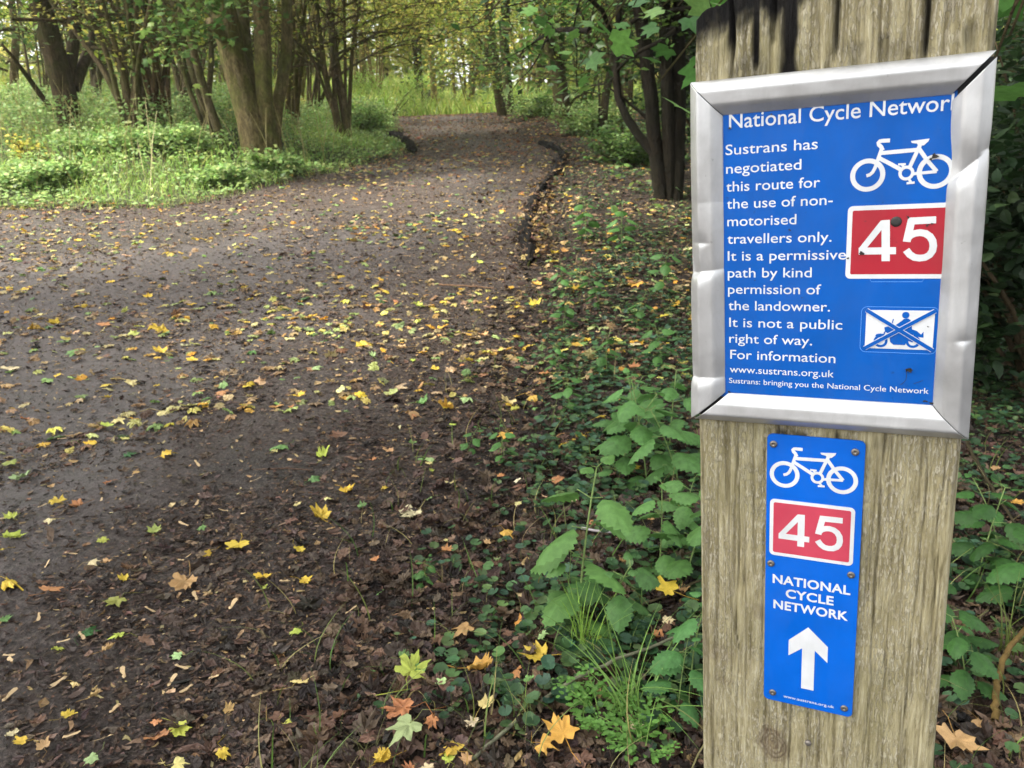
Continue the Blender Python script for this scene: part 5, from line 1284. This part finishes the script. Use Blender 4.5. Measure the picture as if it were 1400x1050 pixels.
# G: leaning trunk and company on the right
simple_tree("thorn_tree", 17, [([(776, 190), (770, 150), (764, 110), (754, 70), (744, 20), (735, -40), (720, -260)], .16, .08), ([(772, 150), (768, 100), (766, 60), (768, 0), (775, -160)], .08, .05), ([(770, 160), (785, 128), (810, 122), (830, 130)], .04, .012), ([(750, 60), (730, 30), (716, 0)], .05, .03)],
            "leaning mossy thorn tree right of the bend, in leafy scrub", 23, (.45, .45, .3), YG + LEAFG, cloud(3, 34, 690, 860, -160, 110, 1.7, .03), per=24)
simple_tree("thorn_tree", 14, [([(828, 205), (824, 170), (826, 140), (832, 100), (842, 50), (850, 0), (860, -200)], .07, .04), ([(815, 195), (822, 150), (818, 110)], .03, .015)],
            "thin dark thorn stem between the leaning thorn and the dark tree", 24, (.3, .3, .24), DG, cloud(4, 18, 790, 900, -200, 110, 1.5, .025), per=24)
# H: dark multi-stemmed tree left of the post
simple_tree("elder_tree", 8.2, [([(905, 292), (902, 240), (894, 180), (888, 120), (880, 60), (876, 0), (865, -120), (850, -420)], .075, .05), ([(915, 295), (914, 220), (912, 150), (908, 80), (905, 0), (905, -150), (915, -420)], .065, .045), ([(925, 290), (928, 200), (932, 120), (930, 40), (938, -40), (950, -300)], .07, .05),
            ([(898, 215), (878, 190), (862, 178), (851, 160), (842, 135), (838, 110), (846, 70), (850, 20), (856, -60)], .045, .02), ([(900, 180), (880, 155), (858, 140), (836, 120)], .022, .008), ([(890, 100), (868, 88), (850, 70)], .02, .008)],
            "dark multi-stemmed elder with a curved low branch, just left of the sign", 25, (.10, .09, .07), [lin(50, 76, 38), lin(64, 92, 46), lin(84, 112, 52)], cloud(5, 64, 780, 1010, -420, 70, 1.3, .022, .8), per=26, size=(.06, .11), spread=.12)
# trees around the meadow
simple_tree("birch_tree", 33, [([(575, 152), (572, 110), (569, 70), (571, 30), (573, -10), (575, -200)], .17, .1), ([(573, 108), (566, 70), (560, 40)], .09, .03), ([(574, 60), (590, 52), (612, 52), (640, 40)], .05, .02)], "forked grey tree with ivy tufts at the back of the meadow", 26, (.34, .32, .24), YG, cloud(6, 10, 520, 640, -150, 40, 2.6, .04), size=(.09, .16))
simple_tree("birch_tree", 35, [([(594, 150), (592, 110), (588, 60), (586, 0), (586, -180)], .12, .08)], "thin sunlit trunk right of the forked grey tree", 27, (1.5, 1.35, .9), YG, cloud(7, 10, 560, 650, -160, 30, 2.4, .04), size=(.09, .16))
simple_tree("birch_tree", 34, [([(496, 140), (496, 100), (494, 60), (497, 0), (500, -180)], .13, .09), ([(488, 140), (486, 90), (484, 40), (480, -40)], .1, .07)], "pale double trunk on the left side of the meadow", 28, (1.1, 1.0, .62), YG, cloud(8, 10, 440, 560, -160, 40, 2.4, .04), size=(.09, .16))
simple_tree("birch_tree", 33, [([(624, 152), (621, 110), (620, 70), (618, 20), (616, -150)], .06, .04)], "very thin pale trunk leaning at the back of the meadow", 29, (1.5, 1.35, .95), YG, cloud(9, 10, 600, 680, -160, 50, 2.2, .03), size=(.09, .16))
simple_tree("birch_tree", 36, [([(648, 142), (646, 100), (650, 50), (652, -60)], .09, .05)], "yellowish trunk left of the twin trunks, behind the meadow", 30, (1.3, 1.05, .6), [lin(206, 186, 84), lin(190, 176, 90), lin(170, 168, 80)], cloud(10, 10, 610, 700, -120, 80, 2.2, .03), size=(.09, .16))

# copies of two wood trees fill the background on both sides
def wood_proto(seed, h, r, cols, label):
    T = Tree(seed); T.grow((0, 0, -.1), (.05, 0, 1), h, r, 0, 3, .5, (13, 6, 5)); 
    for k in range(5): T.grow((0, 0, h * T.rs.uniform(.12, .35)), (T.rs.randn(), T.rs.randn(), .25), h * .3, r * .3, 1, 3, .5, (9, 6, 5))
    return finish(T, "woodland_tree", (0, 0, 0), label, "tree", "trees of the wood behind", (.8, .75, .55), per=10, size=(.11, .2), cols=cols, spread=.25)
PW = [wood_proto(61, 8.5, .15, YG, "a"), wood_proto(62, 9.5, .17, LEAFG + YG, "b"), wood_proto(63, 7.0, .12, DG + LEAFG, "c")]
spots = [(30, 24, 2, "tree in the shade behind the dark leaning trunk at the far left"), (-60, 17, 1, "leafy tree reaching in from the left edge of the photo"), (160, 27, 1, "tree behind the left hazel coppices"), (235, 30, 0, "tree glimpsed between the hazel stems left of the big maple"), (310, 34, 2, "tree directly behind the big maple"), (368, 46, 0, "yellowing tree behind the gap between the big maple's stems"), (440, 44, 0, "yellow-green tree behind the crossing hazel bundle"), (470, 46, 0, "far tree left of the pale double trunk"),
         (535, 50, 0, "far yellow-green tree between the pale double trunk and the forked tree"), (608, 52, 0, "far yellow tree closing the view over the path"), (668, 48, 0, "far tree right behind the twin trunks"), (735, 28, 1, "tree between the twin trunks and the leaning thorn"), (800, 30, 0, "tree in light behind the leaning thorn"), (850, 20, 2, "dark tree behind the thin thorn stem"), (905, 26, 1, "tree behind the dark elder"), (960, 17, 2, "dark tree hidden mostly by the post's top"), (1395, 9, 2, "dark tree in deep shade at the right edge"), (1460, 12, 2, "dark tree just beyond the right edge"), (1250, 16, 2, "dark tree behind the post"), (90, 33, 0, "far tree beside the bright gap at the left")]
_wu = set()
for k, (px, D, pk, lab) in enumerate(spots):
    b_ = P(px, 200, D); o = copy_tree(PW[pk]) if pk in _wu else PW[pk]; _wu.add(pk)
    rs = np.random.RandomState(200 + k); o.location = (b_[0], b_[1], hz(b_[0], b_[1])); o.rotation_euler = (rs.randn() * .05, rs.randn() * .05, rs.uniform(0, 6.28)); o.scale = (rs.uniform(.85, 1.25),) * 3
    o['label'] = lab
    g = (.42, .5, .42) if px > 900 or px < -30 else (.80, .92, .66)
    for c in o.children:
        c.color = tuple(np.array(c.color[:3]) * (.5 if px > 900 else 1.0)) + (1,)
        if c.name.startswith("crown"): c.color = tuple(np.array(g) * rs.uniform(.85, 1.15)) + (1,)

# unseen tall trees added left of the path so their crowns shade path and post
def shade_tree(x, y, seed, hgt, label):
    T = Tree(seed); rs = T.rs; base = np.array([x, y, hz(x, y) - .1]); c = T.limb([base, base + [.1, 0, hgt * .4], base + [.3, .2, hgt]], .22, .08, 14, .12)
    for k in range(26):
        i = int(rs.uniform(.55, 1) * (len(c) - 1)); az = rs.uniform(0, 6.28); T.grow(c[i], (math.cos(az), math.sin(az), .25 + rs.randn() * .15), rs.uniform(2.2, 3.6), .05, 0, 2, .2, (7, 6))
    finish(T, "woodland_tree", base, label, "tree", "trees of the wood behind", (.8, .75, .55), per=14, size=(.10, .17), cols=LEAFG, spread=.25)
shade_tree(-5.2, -1.2, 95, 9.5, "tall tree beside the near path, outside the left edge, shading the sign")
shade_tree(-6.2, 3.2, 96, 9.0, "tall tree outside the left edge, shading the middle of the path")

# sycamore just outside the frame on the right; its branches hang over the top of the picture
def sycamore():
    T = Tree(71); rs = T.rs; base = np.array([2.75, 2.6, hz(2.75, 2.6) - .1])
    c = T.limb([base, base + [0, .05, 1.5], base + [-.1, .1, 3], base + [-.1, .2, 5.5]], .13, .08, 16, .12)
    root_pts = lambda z: base + np.array([-.05, .08, z])
    targets = [((1075, -60), 1.9, [(935, 92), (945, 40), (905, 112)]), ((1200, -190), 2.3, [(930, 20), (900, 8), (940, 60)]), ((1000, -160), 3.4, [(790, 30), (800, 60), (830, 40)]), ((980, -200), 3.0, [(860, 15), (880, 30)]), ((1420, -60), 1.5, [(1385, 22), (1392, 50), (1378, 90)]), ((960, -120), 4.2, [(720, 20), (760, 45), (775, 85), (790, 110)])]
    leaves = []
    for (m_, D, tips) in targets:
        for (tx, ty) in tips:
            e = P(tx, ty, D); mid = P(m_[0], m_[1], D); st = root_pts(rs.uniform(2.2, 3.2))
            cc = T.limb([st, st + (mid - st) * .6 + [0, 0, .25], mid, (mid + e) / 2 + [0, 0, .05], e], .016, .002, 5, 0, 24)
            for k in range(9):
                i = rs.randint(13, 24); leaves.append((cc[i], 0))
            leaves.append((e, 1))
    for k in range(70):
        T.grow(root_pts(rs.uniform(3.0, 5.4)), (rs.randn() - .3, rs.randn() - .3, .4), 2.3, .03, 1, 2, .3, (5, 5))
    root = empty("sycamore_tree", base); tag(root, "sycamore beside the right edge whose broad green leaves hang around the post's top", "tree")
    T.w.V = [v - base for v in T.w.V]; t = T.w.out("trunk", M_BARK, root, True); t.color = (.6, .55, .45, 1)
    mb = T.leaves(8, (.08, .14), DG + LEAFG, .12, LOBLOW); mb.V = [v - base for v in mb.V]; mb.out("crown", M_PLANT, root)
    mb = MB(); n = len(leaves); pos = np.array([l[0] for l in leaves]) + rs.randn(n, 3) * [.05, .05, .035] - [0, 0, .02]; 
    mb.scatter(LOBED[0], LOBED[1], pos - base, rots(rs.uniform(0, 6.28, n), rs.uniform(.3, 1.0, n), rs.uniform(0, 6.28, n)), rs.uniform(.06, .105, n), pal(n, [lin(92, 134, 66), lin(78, 118, 56), lin(110, 146, 74), lin(66, 104, 50)], .12, rs))
    mb.out("hanging_leaves", M_PLANT, root)
sycamore()

# dark evergreen shrubs in the shade behind the post
def shrub(px, py, D, hgt, wd, cols, label, seed, name="shrub", n=2600, size=(.04, .075)):
    rs = np.random.RandomState(seed); b_ = P(px, py, D); base = np.array([b_[0], b_[1], hz(b_[0], b_[1]) - .05]); root = empty(name, base); tag(root, label, "shrub")
    st = MB(); cen = []
    for k in range(14):
        az = rs.uniform(0, 6.28); r_ = wd * rs.rand() ** .6; z = hgt * rs.uniform(.35, 1); e = np.array([r_ * math.cos(az), r_ * math.sin(az), z])
        st.tube(path_pts([(0, 0, 0), e * [.5, .5, .6] + rs.randn(3) * .06, e], 8), np.linspace(.018, .004, 8), 4); cen.append(e); cen.append(e * .65)
    t = st.out("stems", M_STEM, root, True); t.color = lin(70, 60, 44) + (1,)
    n = int(n * 1.6); cen = np.array(cen); i = rs.randint(0, len(cen), n); pos = cen[i] + rs.randn(n, 3) * np.array([wd, wd, hgt]) * .17; pos[:, 2] = np.abs(pos[:, 2])
    V, Fc = fan(ovate_outline(4, .32, .05), 0, -.3, .15); mb = MB()
    mb.scatter(V, Fc, pos, rots(rs.uniform(0, 6.28, n), np.abs(rs.randn(n)) * .6, rs.uniform(0, 6.28, n)), rs.uniform(size[0], size[1], n), pal(n, cols, .2, rs)); mb.out("foliage", M_FOL, root)
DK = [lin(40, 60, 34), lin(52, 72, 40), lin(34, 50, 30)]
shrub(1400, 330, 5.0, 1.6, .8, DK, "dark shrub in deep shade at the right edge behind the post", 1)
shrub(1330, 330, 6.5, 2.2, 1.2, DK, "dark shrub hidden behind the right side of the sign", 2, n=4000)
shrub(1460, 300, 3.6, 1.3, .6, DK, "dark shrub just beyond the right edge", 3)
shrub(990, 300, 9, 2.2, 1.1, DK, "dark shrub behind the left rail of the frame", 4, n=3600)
shrub(60, 235, 11.5, .26, .6, BANKG, "leafy bramble bush at the left edge of the bank", 5, "bramble_bush", 3000)
shrub(35, 190, 12.5, .38, .22, [lin(190, 184, 84), lin(206, 190, 96), lin(150, 160, 80)], "yellowing bush on the left of the bank", 6, "bramble_bush", 160)
shrub(150, 195, 12.6, .28, .8, BANKG, "leafy bramble bush in front of the left coppice", 7, "bramble_bush", 1600)
shrub(230, 205, 12.3, .26, .7, BANKG, "leafy bramble bush left of the leaning hazel stems", 8, "bramble_bush", 2600)
shrub(375, 215, 11.2, .30, .35, BANKG, "small leafy bush at the right foot of the big maple", 9, "bramble_bush", 1200)
shrub(300, 240, 10.6, .22, .45, BANKG, "low nettle bush in front of the big maple", 10, "bramble_bush", 1500)
shrub(500, 180, 17, .6, .7, BANKG, "bush left of the crest of the path", 11, "bramble_bush", 2200)
shrub(530, 150, 26, 1.3, 1.3, [lin(136, 160, 72), lin(116, 146, 62)], "bright bush at the edge of the meadow", 12, "bramble_bush", 3000)
shrub(740, 175, 19, .6, .8, BANKG, "leafy bush right of the twin trunks", 13, "bramble_bush", 2600)
shrub(810, 200, 14.5, .5, .7, BANKG, "leafy bush under the thin thorn stem", 14, "bramble_bush", 2600)
shrub(865, 235, 10.5, .45, .5, LEAFG, "bush at the left of the dark elder", 15, "bramble_bush", 1800)

# the far wood that closes the view
def far_wood():
    rs = np.random.RandomState(81); mb = MB(); n = 200000
    az = np.radians(rs.uniform(-75, 75, n)); r = rs.uniform(44, 70, n); near = np.abs(np.degrees(az)) > 34; r[near] = rs.uniform(30, 52, int(near.sum()))
    x = r * np.sin(az); y = r * np.cos(az); cl = fbm(x * .22 + 9, y * .22, 88, 3); top = 3 + np.where(near, 4, 14) * sstep(.28, .7, cl); hh = rs.rand(n) ** .9
    z = H0(x, y) + hh * top
    keep = fbm(x * .5 + z * .35, y * .5 - z * .3, 89, 3) > .30 + .10 * hh
    x, y, z = x[keep], y[keep], z[keep]; n = len(x)
    mb.scatter(DIAM[0], DIAM[1], np.c_[x, y, z], rots(rs.uniform(0, 6.28, n), np.abs(rs.randn(n)) * .8, rs.uniform(0, 6.28, n)), rs.uniform(.3, .65, n), pal(n, [lin(140, 150, 72), lin(156, 160, 82), lin(116, 136, 62), lin(176, 172, 96)], .2, rs))
    for k in range(80):
        a = math.radians(rs.uniform(-60, 60)); r_ = rs.uniform(52, 68); xx, yy = r_ * math.sin(a), r_ * math.cos(a); z0 = float(H0(xx, yy)); L = rs.uniform(5, 11)
        mb.tube([(xx, yy, z0 - .2), (xx + rs.randn() * .4, yy, z0 + L / 2), (xx + rs.randn() * .8, yy, z0 + L)], [.16, .12, .05], 5, lin(96, 84, 58))
    tag(mb.out("far_wood", M_FOL), kind='stuff')
far_wood()

# ------------------------------------------------------------------ thin haze volume added to lighten the far background
def haze():
    mb = MB(); V = [(x, y, z) for z in (-8, 26) for x, y in ((-85, -15), (85, -15), (85, 85), (-85, 85))]
    mb.add(V, [[(3, 2, 1, 0), (4, 5, 6, 7), (0, 1, 5, 4), (1, 2, 6, 5), (2, 3, 7, 6), (3, 0, 4, 7)]])
    m = bpy.data.materials.new("haze"); m.use_nodes = True; t = m.node_tree
    t.nodes.remove(t.nodes["Principled BSDF"]); v = t.nodes.new("ShaderNodeVolumePrincipled")
    v.inputs["Color"].default_value = (.95, .96, .9, 1); v.inputs["Density"].default_value = .0007; v.inputs["Anisotropy"].default_value = .2
    t.links.new(v.outputs[0], t.nodes["Material Output"].inputs["Volume"])
    tag(mb.out("haze", m), kind='stuff')
haze()
